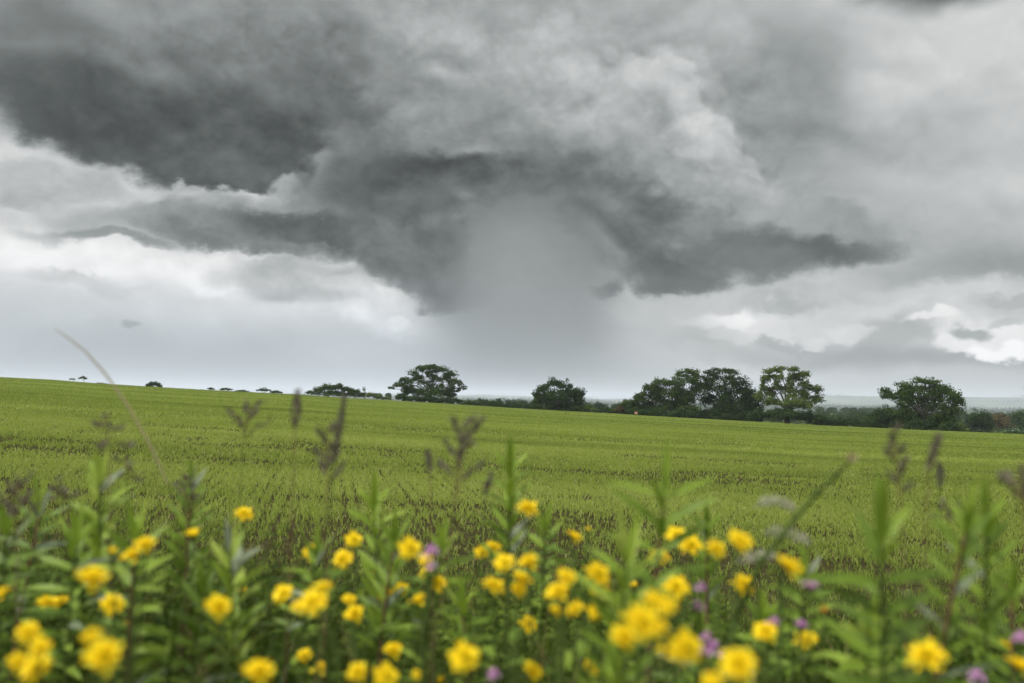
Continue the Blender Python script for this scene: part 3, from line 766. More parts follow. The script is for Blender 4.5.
    rowtrees(360, 394, 393.6, 394.6, 1.7, 620, 6, 'tiny distant tree left of the spreading oak')
    # far woods and hedgerows that read as one mass
    cs = []; rs = []; r = np.random.default_rng(77)
    for i in range(2600):
        d = math.exp(r.uniform(math.log(420), math.log(7000))); a = math.radians(r.uniform(-34, 34))
        line = vnoise(np.array([d/420.]), np.array([a*6]), 40)[0] + .5*vnoise(np.array([d/90.]), np.array([a*30]), 41)[0]
        if line < .72 and i % 5: continue
        x = d*math.sin(a); y = d*math.cos(a); h = r.uniform(4, 8)*(1+d/9000)
        for q in range(3):
            cs.append((x+r.uniform(-16,16)*d/1500, y+r.uniform(-10,10), float(ground_z(x, y))+h*.7)); rs.append((h*1.6*(1+d/5000), h*1.3, h*.8))
    V, F, A = leaf_cloud(cs, rs, 120000, 2.6, 78)
    cs = []; rs = []
    for i in range(900):
        d = math.exp(r.uniform(math.log(2600), math.log(11500))); a = math.radians(r.uniform(-34, 34))
        x = d*math.sin(a); y = d*math.cos(a); h = r.uniform(5, 12)*(1+d/9000)
        cs.append((x, y, float(ground_z(x, y))+h*.5)); rs.append((h*r.uniform(3, 14), h*3, h*.8))
    V2, F2, A2 = leaf_cloud(cs, rs, 60000, 11, 79)
    F = np.concatenate([F, F2+len(V)]); V = np.concatenate([V, V2]); A = np.concatenate([A, A2])
    o = mesh_np('distant_woods', V, F, MT['far'], None, A)
    tag(o, 'hazy blue-green woods and hedgerows spread over the far plain', 'woods', kind='stuff')

def build_marker():
    p = at(636, 415.5, 226); z = float(ground_z(p.x, p.y))
    root = empty('marker_post', (p.x, p.y, z))
    def bar(x0, x1, y0, y1, z0, z1, nm, m, par):
        c = .03
        V = [(x0,y0,z0),(x1,y0,z0),(x1,y1,z0),(x0,y1,z0),(x0,y0,z1),(x1,y0,z1),(x1,y1,z1),(x0,y1,z1),(x0+c,y0+c,z1+c),(x1-c,y0+c,z1+c),(x1-c,y1-c,z1+c),(x0+c,y1-c,z1+c)]
        F = [(3,2,1,0),(0,1,5,4),(1,2,6,5),(2,3,7,6),(3,0,4,7),(4,5,9,8),(5,6,10,9),(6,7,11,10),(7,4,8,11),(8,9,10,11)]
        return mesh_np(nm, V, F, m, par, [.5]*12)
    bar(-.32, .32, -.06, .06, .30, .85, 'panel', MT['orange'], root)
    bar(-.38, -.323, -.05, .05, -.2, 1.0, 'post', MT['bark'], root)
    bar(.323, .38, -.05, .05, -.2, 1.0, 'post', MT['bark'], root)
    tag(root, 'small orange board on posts at the field edge below the three-tree clump', 'marker')
    # a lone taller weed out in the crop
    p = at(566, 416.5, 150); g = empty('field_weed', (p.x, p.y, float(ground_z(p.x, p.y))))
    mb = MB()
    for i in range(16):
        q = i*2.4; mb.blade((0,0,.03+i*.02), (math.cos(q), math.sin(q), .9), (0,0,1), .3, .1, .25, 4, random.uniform(.2,.6))
    mb.build('leaves', MT['leaf'], g); m2 = MB(); m2.tube([(0,0,-.05),(0,0,.5)], [.015,.006]); m2.build('stem', MT['stem'], g)
    tag(g, 'single dark weed standing out in the far crop below the lone bushy tree', 'weed')

def build_haze():
    x0, x1, y0, y1, z0, z1 = -22000, 22000, -3000, 29000, VALLEY-14, 150
    V = [(x0,y0,z0),(x1,y0,z0),(x1,y1,z0),(x0,y1,z0),(x0,y0,z1),(x1,y0,z1),(x1,y1,z1),(x0,y1,z1)]
    F = [(3,2,1,0),(0,1,5,4),(1,2,6,5),(2,3,7,6),(3,0,4,7),(4,5,6,7)]
    m = bpy.data.materials.new('haze'); m.use_nodes = True; N = m.node_tree.nodes; N.clear()
    v = N.new('ShaderNodeVolumePrincipled'); o_ = N.new('ShaderNodeOutputMaterial')
    v.inputs['Color'].default_value = (.84,.92,1.0,1); v.inputs['Density'].default_value = HAZE; v.inputs['Anisotropy'].default_value = .2
    m.node_tree.links.new(v.outputs[0], o_.inputs['Volume'])
    o = mesh_np('haze', V, F, m); tag(o, 'pale haze hanging over the far country', 'haze', kind='stuff')
HAZE = 1.0e-4
# ---------------------------------------------------------------- foreground plants
def base_under(p, spread=.1, rnd=random):
    """foot of a stem: a little off the vertical below its top"""
    x = p.x + rnd.uniform(-spread, spread); y = p.y + rnd.uniform(-.05, .10)
    return Vector((x, y, float(ground_z(x, y))))
def curve(a, b, sag, n=7):
    a = Vector(a); b = Vector(b); out = []
    for i in range(n):
        t = i/(n-1); out.append(a.lerp(b, t) + Vector(sag)*math.sin(math.pi*t))
    return out
BLOOMS = {}
def bloom_mesh(kind):
    """many strap petals in three rings over a cup of green bracts; shared by the flowers of a kind"""
    rnd = random.Random(kind); R = 1.0
    pet = MB(); n1 = (22, 19, 24, 16)[kind]; op = (.30, .45, .18, .85)[kind]
    for ring, (n, ln, el) in enumerate(((n1, 1.0, op), (n1-3, .88, op+.25), (n1-6, .70, op+.50), (n1-7, .50, op+.72))):
        for i in range(n):
            a = 2*math.pi*(i+rnd.uniform(-.45,.45))/n + ring*.2; e = el + rnd.uniform(-.28, .28)
            d = (math.cos(a)*math.cos(e), math.sin(a)*math.cos(e), math.sin(e))
            pet.blade((d[0]*.05, d[1]*.05, .03*ring), d, (0,0,1), R*ln*rnd.uniform(.68,1.1), rnd.uniform(.24,.38), rnd.uniform(0,.3), 3, rnd.uniform(.1,1), .12, 'petal')
    cen = MB()
    for i in range(60):
        r = .22*math.sqrt((i+.5)/60); a = i*2.39996
        b = Vector((r*math.cos(a), r*math.sin(a), .15)); tp = b + Vector((b.x*.6, b.y*.6, .42-.5*r))
        cen.tube([b, tp], [.026, .036], 4, rnd.random())
    br = MB(); br.tube([(0,0,-.42),(0,0,-.32),(0,0,-.12),(0,0,.03)], [.07,.22,.30,.24], 9, .5)
    for i in range(10):
        a = 2*math.pi*i/10; br.blade((.26*math.cos(a), .26*math.sin(a), -.2), (math.cos(a)*.5, math.sin(a)*.5, 1), (math.cos(a),math.sin(a),0), .34, .12, .1, 3, .7)
    return pet, cen, br
def add_bloom(parent, p, r, facing, kind, rnd, material=None):
    if kind not in BLOOMS:
        pet, cen, br = bloom_mesh(kind)
        srcs = [pet.build('bloom', MT['petal']), cen.build('flower_centre', MT['centre']), br.build('bracts', MT['stem'])]; BLOOMS[kind] = [s.data for s in srcs]
        for s in srcs: bpy.data.objects.remove(s)
    head = bpy.data.objects.new('bloom', BLOOMS[kind][0]); COL.objects.link(head); head.parent = parent
    head.location = p; head.scale = (r,r,r*rnd.uniform(.8,1.1))
    head.rotation_mode = 'QUATERNION'
    q = Vector((0,0,1)).rotation_difference(Vector(facing).normalized())
    head.rotation_quaternion = q
    for nm, me in (('flower_centre', BLOOMS[kind][1]), ('bracts', BLOOMS[kind][2])):
        c = bpy.data.objects.new(nm, me); COL.objects.link(c); c.parent = head
    return head
FLOWERS = [
 # label, [(x, y, r px, kind)...]
 ('yellow flower with the top left gap of field behind it, right of the paired shoots', [(244,514,9,1)]),
 ('upright yellow flower seen side-on between the tight yellow pair and the small high one', [(193,537,10,3)]),
 ('tight pair of yellow blooms with a faint bud, left of the upright side-on flower', [(133,556,12,0),(146,545,11,1),(112,553,6,3)]),
 ('large single yellow flower left of centre of the left third, above the small one', [(93,579,16,0)]),
 ('yellow flower just below and right of the large single one at the left', [(112,604,11,1)]),
 ('two yellow blooms side by side near the left edge', [(47,603,9,1),(61,603,9,2)]),
 ('yellow flower cut by the left edge of the picture', [(2,595,12,0)]),
 ('crowded bunch of four yellow blooms in the lower left corner', [(28,633,11,0),(40,648,10,1),(18,662,10,2),(38,669,15,0)]),
 ('very small half-open yellow flower right of the biggest lower left bloom', [(124,628,8,3)]),
 ('biggest round yellow flower at the lower left with a smaller one behind it', [(105,656,19,0),(93,637,10,1)]),
 ('single round yellow flower over dark grass, left of the middle', [(218,607,14,0)]),
 ('dim small yellow bud in the dark grass, left of the middle', [(244,592,5,3)]),
 ('large yellow flower cut by the bottom edge, left of the middle', [(259,673,17,0)]),
 ('yellow flower left of the slightly higher tilted one, under the red stem', [(312,553,9,0)]),
 ('tilted yellow flower, highest of the three close together left of centre', [(354,540,9,1)]),
 ('yellow flower just under the tilted one left of centre', [(343,559,10,0)]),
 ('yellow flower beside the pink bloom with a small companion', [(410,549,12,0),(427,560,8,1)]),
 ('tiny yellow bloom alone between the bright clusters', [(372,576,6,3)]),
 ('yellow flower left of the big double bloom', [(284,594,11,0)]),
 ('big double yellow bloom left of the middle', [(323,588,11,1),(313,602,14,0),(300,607,9,2)]),
 ('two yellow blooms one above the other right of the big double', [(349,600,8,1),(355,614,11,0)]),
 ('faint small yellow flower below the big double bloom', [(296,628,6,3)]),
 ('pair of small yellow flowers side by side in the middle', [(387,594,9,0),(402,589,8,1)]),
 ('ragged slanting pair of yellow blooms below the pink one', [(427,573,8,2),(438,584,9,1)]),
 ('slanting oval yellow flower below the ragged pair', [(419,601,11,1)]),
 ('slanting pair of yellow flowers near the bottom left of the middle', [(304,656,9,1),(320,669,10,0)]),
 ('yellow flower above the bottom-edge bunch in the middle', [(393,651,11,2)]),
 ('bunch of yellow blooms cut by the bottom edge in the middle', [(358,672,12,0),(386,677,14,2),(417,675,6,1)]),
 ('big oval yellow flower at the bottom, just left of the picture centre', [(465,658,16,0)]),
 ('low yellow flower at the bottom edge beside the big oval one', [(441,681,8,1)]),
 ('pair of touching yellow flowers above the tall four-bloom cluster', [(493,547,9,0),(482,553,8,1)]),
 ('row of three yellow flowers and one below them at the picture centre', [(505,563,11,0),(529,563,12,1),(521,580,12,0),(518,590,9,2)]),
 ('single notched yellow flower left of the centre cluster', [(494,586,12,1)]),
 ('highest bright yellow flower near the centre, in front of bare soil', [(528,509,11,0)]),
 ('round yellow flower in front of the soil right of centre', [(573,537,10,0)]),
 ('small half-hidden yellow bud beside the round flower right of centre', [(588,530,4,3)]),
 ('cluster of wide yellow blooms with two small ones hanging below', [(566,577,11,1),(558,592,14,0),(556,611,8,2),(575,609,9,0)]),
 ('column of three yellow blooms one over another', [(598,574,13,0),(600,593,12,1),(597,611,10,2)]),
 ('lone yellow flower low in the weeds under the centre cluster', [(528,624,9,0)]),
 ('yellow flower below the broad blurred leaves, right of centre', [(659,557,11,0)]),
 ('slanting double yellow flower below the tall centre-right shoot', [(677,536,11,1),(691,546,11,0)]),
 ('bright upright yellow flower with a lower companion, in front of the soil', [(739,541,14,2),(716,549,10,1)]),
 ('oval slanting yellow flower left of the little pink ones', [(676,587,13,1)]),
 ('small faint yellow bloom beneath the broad blurred leaves', [(634,587,6,3)]),
 ('massed bright yellow blooms filling the lower right of centre', [(655,602,13,0),(668,606,10,1),(642,622,19,0),(623,637,15,2),(655,627,13,1)]),
 ('very large slanting yellow bloom below the massed ones', [(686,648,18,0),(668,652,11,1)]),
 ('egg-shaped yellow flower beside the slanting thick stem', [(743,585,11,2)]),
 ('yellow flower at the bottom edge right of the picture centre', [(532,671,12,0)]),
 ('little yellow flower low beside the massed blooms', [(590,669,10,1)]),
 ('great blurred yellow flower at the bottom edge below the thick stem', [(738,665,20,1),(712,681,11,0)]),
 ('yellow flower with pink petals touching its upper right', [(765,632,13,1)]),
 ('bright wide yellow flower right of the thick slanting stem', [(787,567,15,0)]),
 ('slanting yellow flower with a pink one above it, lower right', [(807,641,12,1)]),
 ('bold oval yellow flower below the dark spear leaves at the right', [(927,657,17,0)]),
 ('small round yellow flower near the lower right corner', [(1003,645,9,1)]),
 ('yellow flower cut by the right edge near the bottom', [(1016,667,14,0)]),
]
def build_flowers():
    for k, (label, heads) in enumerate(FLOWERS):
        rnd = random.Random(100+k)
        big = max(heads, key=lambda h: h[2]); 
        R0 = .0128
        dist = min(1.6, max(.60, R0*FPX/(big[2]-.5)))
        p0 = at(big[0], big[1], dist)
        foot = base_under(p0, .06, rnd)
        root = empty('yellow_wildflower', foot)
        st = MB(); lf = MB()
        main = None
        for (x, y, r, kd) in heads:
            di = dist + (0 if (x, y, r, kd) == big else rnd.uniform(-.03, .05))
            p = at(x, y, di); rr = (r+.4)*di/FPX
            fc = Vector((rnd.uniform(-.6,.6), rnd.uniform(-1.2,-.2), 1.0))
            if kd == 3: fc = Vector((rnd.uniform(-.3,.3), -.1, 1))
            L = p - foot
            add_bloom(root, L, rr, fc, kd if kd == 3 else rnd.choice((0,1,2,1)), rnd)
            neck = L - fc.normalized()*(rr*.42)
            if main is None:
                pts = curve((0,0,-.03), neck, (rnd.uniform(-.03,.03), rnd.uniform(-.02,.02), 0)); main = pts
                st.tube(pts, [.0024-.0008*i/6 for i in range(7)], 6, .6)
            else:
                st.tube(curve(main[4], neck, (0,0,-.01), 5), .0013, 5, .6)
        for i in range(1, 6):
            b = main[i]; a = rnd.uniform(0, 6.28)
            lf.blade(b, (math.cos(a), math.sin(a), rnd.uniform(.2,.9)), (0,0,1), rnd.uniform(.04,.075), rnd.uniform(.009,.015), .35, 5, rnd.uniform(.2,.8))
        st.build('stem', MT['stem'], root); lf.build('leaves', MT['leaf'], root)
        tag(root, label, 'wildflower', 'yellow wildflowers in the foreground')

# tall leafy shoots: label, x, y of tip, distance, leaf length px, leaf width px, spread, number of leaves
SHOOTS = [
 ('tallest leafy shoot right of centre with two long leaves spread like arms', 665,434,.86, 62,10, 'arms', 12, .55),
 ('leafy shoot near the centre standing above the highest yellow flower', 511,440,1.15, 40,8, 'up', 16, .6),
 ('broad dark spear-leaved shoot at the right with leaves splayed wide', 880,482,.70, 74,13, 'wide', 22, .4),
 ('leafy shoot with upright twin leaves near the right edge', 965,486,.80, 54,9, 'up', 26, .5),
 ('bright pointed shoot standing beside the one with twin leaves at the right', 985,484,.86, 46,9, 'up', 16, .62),
 ('bright shoot under the dark seed plume at the upper left', 101,450,1.15, 38,8, 'up', 18, .75),
 ('leafy shoot rising right of the straw stalk', 193,462,1.3, 34,7, 'up', 18, .5),
 ('pale leafy shoot at the middle left of centre', 375,476,1.2, 40,8, 'up', 18, .72),
 ('broad soft blurred leaves fanned in front, below the tallest shoot', 628,512,.74, 66,12, 'up', 18, .72),
 ('leafy shoot left of the leftmost straw, second from the left edge', 40,482,1.25, 40,8, 'wide', 16, .5),
 ('leafy tuft at the left edge under the dim seed heads', 8,500,1.1, 42,8, 'wide', 14, .35),
 ('pale arching-leaved shoot above the large single yellow flower', 78,506,1.05, 46,8, 'wide', 16, .62),
 ('dense bright shoot above the tight yellow pair', 137,505,1.0, 46,10, 'wide', 20, .72),
 ('bright leafy shoot around the small high yellow flower', 232,523,1.0, 44,9, 'up', 16, .8),
 ('leafy shoot below the red seed stem left of centre', 318,528,1.1, 36,8, 'wide', 14, .6),
 ('leafy shoot between the tall dark plume and the tilted yellow flower', 395,512,1.1, 38,8, 'up', 18, .62),
 ('leafy shoot right of the pink bloom', 443,522,1.15, 36,8, 'wide', 16, .65),
 ('small leafy shoot above the row of three yellow flowers', 546,505,1.2, 34,7, 'wide', 14, .6),
 ('leafy shoot between the slanting double flower and the bright upright one', 707,505,1.2, 34,7, 'up', 14, .5),
 ('bushy shoot right of the thick slanting stem', 805,548,1.1, 38,9, 'wide', 16, .6),
 ('low leafy shoot right of the egg-shaped yellow flower', 762,590,1.0, 40,9, 'wide', 16, .55),
 ('leafy shoot behind the small round flower near the lower right corner', 1012,560,1.0, 44,8, 'wide', 16, .45),
 ('bright lobed-leaf weed low at the right beside the bold oval flower', 868,600,.85, 40,13, 'wide', 26, .82),
 ('leafy shoot at the bottom right of the massed yellow blooms', 700,610,.95, 44,10, 'wide', 18, .5),
 ('low leafy shoot between the ragged pair and the notched flower', 462,580,1.1, 36,8, 'wide', 18, .6),
 ('leafy shoot beside the single round flower over dark grass', 205,560,1.0, 42,8, 'wide', 14, .4),
]
def build_shoots():
    for k, (label, x, y, dist, ln, wd, style, n, v0) in enumerate(SHOOTS):
        if dist > .65: dist *= 1.3
        rnd = random.Random(300+k)
        px = dist/FPX
        tip = at(x, y, dist); foot = base_under(tip, .03, rnd)
        root = empty('leafy_shoot', foot); top = tip - foot
        L = ln*px; Wd = wd*px*.98
        stem_top = top - Vector((0,0,L*(1.0 if style == 'arms' else .8)))
        pts = curve((0,0,-.03), stem_top, (rnd.uniform(-.02,.02), .01, 0), 8)
        st = MB(); st.tube(pts, [.0034-.0017*i/7 for i in range(8)], 6, .5)
        st.build('stem', MT['redstem' if k % 3 == 0 else 'stem'], root)
        a = rnd.uniform(0, 3.14); n = int(n*1.7)
        for i in range(n):
            pair = i//2; a_ = a + pair*math.pi/2*1.05 + (math.pi if i % 2 else 0) + rnd.uniform(-.2,.2)
            down = max(0, pair-1)*L*.20 + (L*.03 if pair else 0)
            t = 1 - down/max(.05, stem_top.z)
            if t < .2: break
            f = t*7; j = min(6, int(f)); b = pts[j].lerp(pts[j+1], f-j)
            el = (1.38, 1.05, .85)[pair] if pair < 3 else {'up':.80,'wide':.35,'arms':.45}[style] + rnd.uniform(-.25,.25)
            s = (1.0, .85, .95)[pair] if pair < 3 else rnd.uniform(.85, 1.15)
            if style == 'arms':
                if pair == 1: a_ = .1 if i == 2 else math.pi-.1; el = .50; s = 1.0
                if i == 1: s = .6
            mb = MB()
            mb.blade(b, (math.cos(a_)*math.cos(el), math.sin(a_)*math.cos(el), math.sin(el)), (-.35*math.cos(a_), -.35*math.sin(a_)-rnd.uniform(.3,1.3), 1), L*s, Wd*(.8 if i < 4 else 1.0), rnd.uniform(.05,.35) if pair else .05, 6, min(1, max(0, v0+rnd.uniform(-.2,.15)+(.12 if pair < 2 else 0))), .25)
            mb.build('leaf', MT['leaf'] if rnd.random() > .07 or k == 8 else MT['pale_leaf'], root)
        tag(root, label, 'leafy plant', 'leafy shoots in the foreground')

# grasses gone to seed: label, tip (x,y), head length px, head width px, distance, lean px of the foot, style
PLUMES = [
 ('dark seed plume hanging over the bright shoot at the upper left', 104,412,34,11,1.2, 10,'nod'),
 ('faint seed head with three drooping tufts below the left skyline', 250,405,34,14,1.35, -12,'open'),
 ('pale-tipped seed head touching the crest left of the ragged bush', 298,394,34,9,1.1, -6,'tight'),
 ('tall narrow purple seed head crossing the crest below the ragged bush', 345,397,66,6,1.1, -22,'tight'),
 ('reddish branched seed stem left of centre rising from the weeds', 326,425,60,11,1.05, 2,'open'),
 ('large branching purple-brown seed plume left of centre', 462,424,62,15,1.0, -14,'open'),
 ('pale slanting seed spike beside the large purple-brown plume', 484,420,24,5,1.05, -40,'tight'),
 ('short slanting seed spike right of the large plume, lower down', 492,475,20,6,1.1, -14,'tight'),
 ('thin seed spike left of the large purple-brown plume', 427,452,22,5,1.15, 6,'tight'),
 ('small brown seed head among the leaves at the upper left', 125,455,20,7,1.3, 4,'nod'),
 ('dim brown seed tufts at the left edge', 14,488,40,13,1.1, 6,'open'),
 ('crooked branching seed stem in front of the leaning oak', 892,424,70,8,.95, 16,'open'),
 ('slanting pale seed spike right of the crooked stem', 940,437,34,6,.95, -22,'tight'),
 ('short faint seed spike below the slanting pale one at the right', 940,465,24,5,1.2, 0,'tight'),
 ('blurred brown seed tufts at the right edge', 1020,480,30,16,.9, 10,'open'),
 ('brown seed head near the right end of the field above twin leaves', 946,500,20,7,1.2, 6,'nod'),
 ('thin brown seed head between the straw stalk and the faint tufts', 182,470,26,6,1.3, 8,'nod'),
 ('dull brown seed head left of the straw stalk', 58,476,26,8,1.25, 6,'nod'),
]
def build_plumes():
    for k, (label, x, y, hl, hw, dist, lean, style) in enumerate(PLUMES):
        dist *= 1.12
        rnd = random.Random(500+k); px = dist/FPX
        tip = at(x, y, dist); low = at(x+lean*.5, y+hl, dist)
        fp = at(x+lean*2.0, y+200, dist); foot = Vector((fp.x, fp.y, float(ground_z(fp.x, fp.y))))
        root = empty('seeding_grass', foot); T = tip-foot; Lo = low-foot
        pts = [Vector((0,0,-.03)), Lo*.35 + Vector((0,0,.02)), Lo*.7+Vector((0,0,.02)), Lo, (Lo+T)*.5, T]
        st = MB(); st.tube(pts, [.0009,.0009,.0008,.0007,.0006,.0004], 5, .5)
        st.build('stem', MT['redstem' if k % 2 == 0 or k == 11 else 'stem'], root)
        sd = MB(); ax = T-Lo; n = int(hl*(2.4 if style == 'tight' else 3.2))
        br = MB()
        def grain(p, d, s):
            sd.blade(p, d, (rnd.uniform(-1,1), -1, rnd.uniform(-.5,.5)), s, s*.34, .1, 3, rnd.random()*.8, .5)
        if style == 'tight':
            for i in range(n):
                t = rnd.random(); w = hw*px*.35*math.sin(math.pi*min(1, t*.85+.12)); a = rnd.uniform(0, 6.28)
                p = Lo + ax*t + Vector((math.cos(a)*w, math.sin(a)*w, 0))
                grain(p, (math.cos(a)*.35, math.sin(a)*.35, 1), .0075)
        else:
            nb = 9 if style == 'open' else 7
            for b_ in range(nb):
                t = b_/nb; a = b_*2.4 + rnd.uniform(-.4,.4); ln = hw*px*(1.25-t*.6)*rnd.uniform(.8,1.5)
                s0 = Lo + ax*(t*.95)
                dz = rnd.uniform(.6, 1.3) if style == 'open' else rnd.uniform(-.5, .5)
                e0 = s0 + Vector((math.cos(a)*ln, math.sin(a)*ln*.6, ln*dz))
                br.tube([s0, (s0+e0)/2 + Vector((0,0,ln*.12)), e0], [.0006,.0005,.0003], 4, .5)
                for i in range(int(n/nb)+4):
                    q = rnd.uniform(.2, 1.08); p = s0.lerp(e0, q) + Vector((rnd.gauss(0,1), rnd.gauss(0,1), rnd.gauss(0,1)))*(hw*px*.09)
                    grain(p, (math.cos(a)*.5+rnd.uniform(-.4,.4), math.sin(a)*.5, dz+rnd.uniform(-.3,.3)), .0068)
            br.build('branchlets', MT['redstem'], root)
        sd.build('seed_head', MT['seed'], root)
        tag(root, label, 'grass', 'grasses gone to seed')

PINKS = [
 ('pink bloom tucked behind the yellow flower left of the picture centre', [(432,554,8),(432,566,5)]),
 ('small pink flower, upper one beside the oval slanting yellow flower', [(700,588,5)]),
 ('small pink flower between the upper one and the large pink cluster', [(698,607,6)]),
 ('large lilac-pink cluster at the foot of the thick slanting stem', [(712,651,10),(706,637,5)]),
 ('small pale pink flower under the bright wide yellow flower', [(813,588,6),(806,584,4)]),
 ('pink petals touching the yellow flower below the thick stem', [(773,625,7)]),
 ('pink flower just above the slanting yellow flower, lower right', [(801,627,6)]),
 ('dim pink spike at the bottom edge just left of the picture centre', [(494,675,6)]),
 ('purple flower at the right edge near the bottom', [(1021,640,7)]),
 ('pale pink flower at the bottom edge in the lower right', [(976,678,7)]),
]
def build_pinks():
    for k, (label, hs) in enumerate(PINKS):
        rnd = random.Random(700+k); dist = rnd.uniform(.92, 1.02)
        p0 = at(hs[0][0], hs[0][1], dist+.03); foot = base_under(p0, .04, rnd)
        root = empty('pink_wildflower', foot); st = MB()
        for (x, y, r) in hs:
            p = at(x, y, dist+.03) - foot; R = r*1.2*dist/FPX; hd = MB()
            for i in range(34):
                a = rnd.uniform(0, 6.28); e = rnd.uniform(-.2, 1.5)
                d = Vector((math.cos(a)*math.cos(e), math.sin(a)*math.cos(e), math.sin(e)))
                hd.blade(p + d*R*.25, d, (0,0,1), R*.8, R*.34, .2, 3, rnd.random(), .3, 'petal')
            hd.build('bloom', MT['pink'], root)
            st.tube(curve((0,0,-.03), p, (rnd.uniform(-.02,.02),0,0)), .0013, 5, .5)
        lf = MB()
        for i in range(6):
            t = .35+.1*i; a = rnd.uniform(0,6.28)
            lf.blade((p0-foot)*t, (math.cos(a), math.sin(a), .5), (0,0,1), .035, .011, .3, 4, rnd.uniform(.3,.8))
        st.build('stem', MT['stem'], root); lf.build('leaves', MT['leaf'], root)
        tag(root, label, 'wildflower', 'pink wildflowers in the foreground')

def build_singles():
    # bleached stalk that crosses the skyline
    d = 1.6
    path = [at(168,484,d), at(150,445,d), at(128,406,d), at(104,372,d), at(84,350,d), at(68,338,d), at(54,328,d)]
    foot = at(186,520,d); foot = Vector((foot.x+.12, foot.y, float(ground_z(foot.x, foot.y))))
    root = empty('dry_grass_stalk', foot)
    m0 = MB(); m0.tube([Vector((0,0,-.03)), (path[0]-foot)*.55, path[0]-foot], [.0008,.0008,.0009], 6, .3); m0.build('stem_foot', MT['stem'], root)
    mb = MB(); mb.tube([p-foot for p in path], [.0014,.0021,.0021,.0018,.0014,.0011,.0006], 6, .7)
    mb.build('stem', MT['straw'], root)
    b = MB(); b.blade((path[0]-foot)*.8, (.5,0,1), (-1,-.3,0), .07, .005, -.1, 5, .4); b.build('leaf', MT['straw'], root)
    tag(root, 'long bleached grass stalk arching up to the left across the skyline', 'grass')
    # thick slanting stem with a broken pale tip
    d = 1.15
    path = [at(722,645,d), at(741,607,d), at(762,560,d), at(790,525,d), at(818,492,d), at(836,476,d), at(849,462,d)]
    f = at(712,690,d); foot = Vector((f.x-.03, f.y, float(ground_z(f.x, f.y))))
    root = empty('slanting_stem', foot); mb = MB()
    mb.tube([Vector((0,0,-.03)), (path[0]-foot)*.7]+[p-foot for p in path], [.0036,.0034,.0032,.003,.0027,.0026,.0024,.0022,.0016], 7, .4)
    for i in (2, 4): mb.tube([path[i]-foot-Vector((.004,0,.004)), path[i]-foot, path[i]-foot+Vector((.004,0,.004))], [.0028,.0046,.0028], 7, .3)
    mb.build('stem', MT['stem'], root)
    lf = MB()
    for p, a, l in ((path[5],1,.032), (path[5],-.6,.02), (path[4],.9,.03)):
        lf.blade(p-foot, (a, -.2, .25 if a > 0 else .9), (0,-.3,1), l, .007, .2, 5, .9)
    lf.build('leaf', MT['leaf'], root)
    tp = MB(); e = path[6]-foot
    for i in range(14):
        a = i*2.4; tp.blade(e, (.5+math.cos(a)*.5, math.sin(a)*.5, .6+random.uniform(-.4,.6)), (0,-1,.2), .012, .004, .1, 3, random.random())
    tp.build('withered_tip', MT['straw'], root)
    tag(root, 'thick greenish stem slanting up to the right with a withered pale tip', 'weed')
    # grey fluffy heads by the slanting stem
    for label, x0, y0, x1, y1, w in (('grey fluffy seed spike, uppermost of the three left of the slanting stem', 757,503,796,506,6),
                                     ('grey fluffy seed spike crossing the middle of the slanting stem', 766,531,812,541,8),
                                     ('grey fluffy seed spike, lowest of the three left of the slanting stem', 738,562,776,556,6)):
        d = 1.2; a = at(x0, y0, d); b_ = at(x1, y1, d); m_ = (a+b_)/2; rnd = random.Random(int(x0))
        foot = Vector((m_.x+.02, m_.y+.02, float(ground_z(m_.x+.02, m_.y+.02))))
        root = empty('fluffy_seed_spike', foot); st = MB(); st.tube([Vector((0,0,-.03)), (m_-foot)*.5, (m_-foot)*.9, b_-foot-Vector((0,0,.003)), (m_-foot), a-foot], [.0016,.0014,.0012,.001,.0008,.0005], 5, .5)
        st.build('stem', MT['stem'], root); fl = MB(); px = d/FPX
        for i in range(120):
            t = rnd.random()**.8; w_ = w*px*.30*(.6+.6*rnd.random())*math.sin(math.pi*(t*.86+.07)); q = rnd.uniform(0,6.28)
            p = a.lerp(b_, t) - foot + Vector((0, math.cos(q)*w_, math.sin(q)*w_ + math.sin(math.pi*t)*.004))
            fl.blade(p, (-.6, math.cos(q)*.7, math.sin(q)*.7), (0,-1,.3), .007, .0017, .1, 2, rnd.random())
        fl.build('seed_head', MT['grey'], root)
        tag(root, label, 'seed head')
    # faded orange bloom
    d = 1.15; p = at(824,611,d); foot = base_under(p, .03); root = empty('faded_wildflower', foot); R = 7.5*d/FPX
    hd = MB(); rnd = random.Random(5)
    for i in range(40):
        a = rnd.uniform(0,6.28); e = rnd.uniform(.1,1.4); dd = Vector((math.cos(a)*math.cos(e), math.sin(a)*math.cos(e), math.sin(e)))
        hd.blade(p-foot, dd, (0,0,1), R*rnd.uniform(.7,1), R*.2, .2, 3, rnd.random(), .2)
    hd.build('bloom', MT['hay'], root); st = MB(); st.tube(curve((0,0,-.03), p-foot, (.01,0,0)), .0014, 5); st.build('stem', MT['stem'], root)
    tag(root, 'faded orange-brown bloom in the weeds below the bright wide yellow flower', 'wildflower')

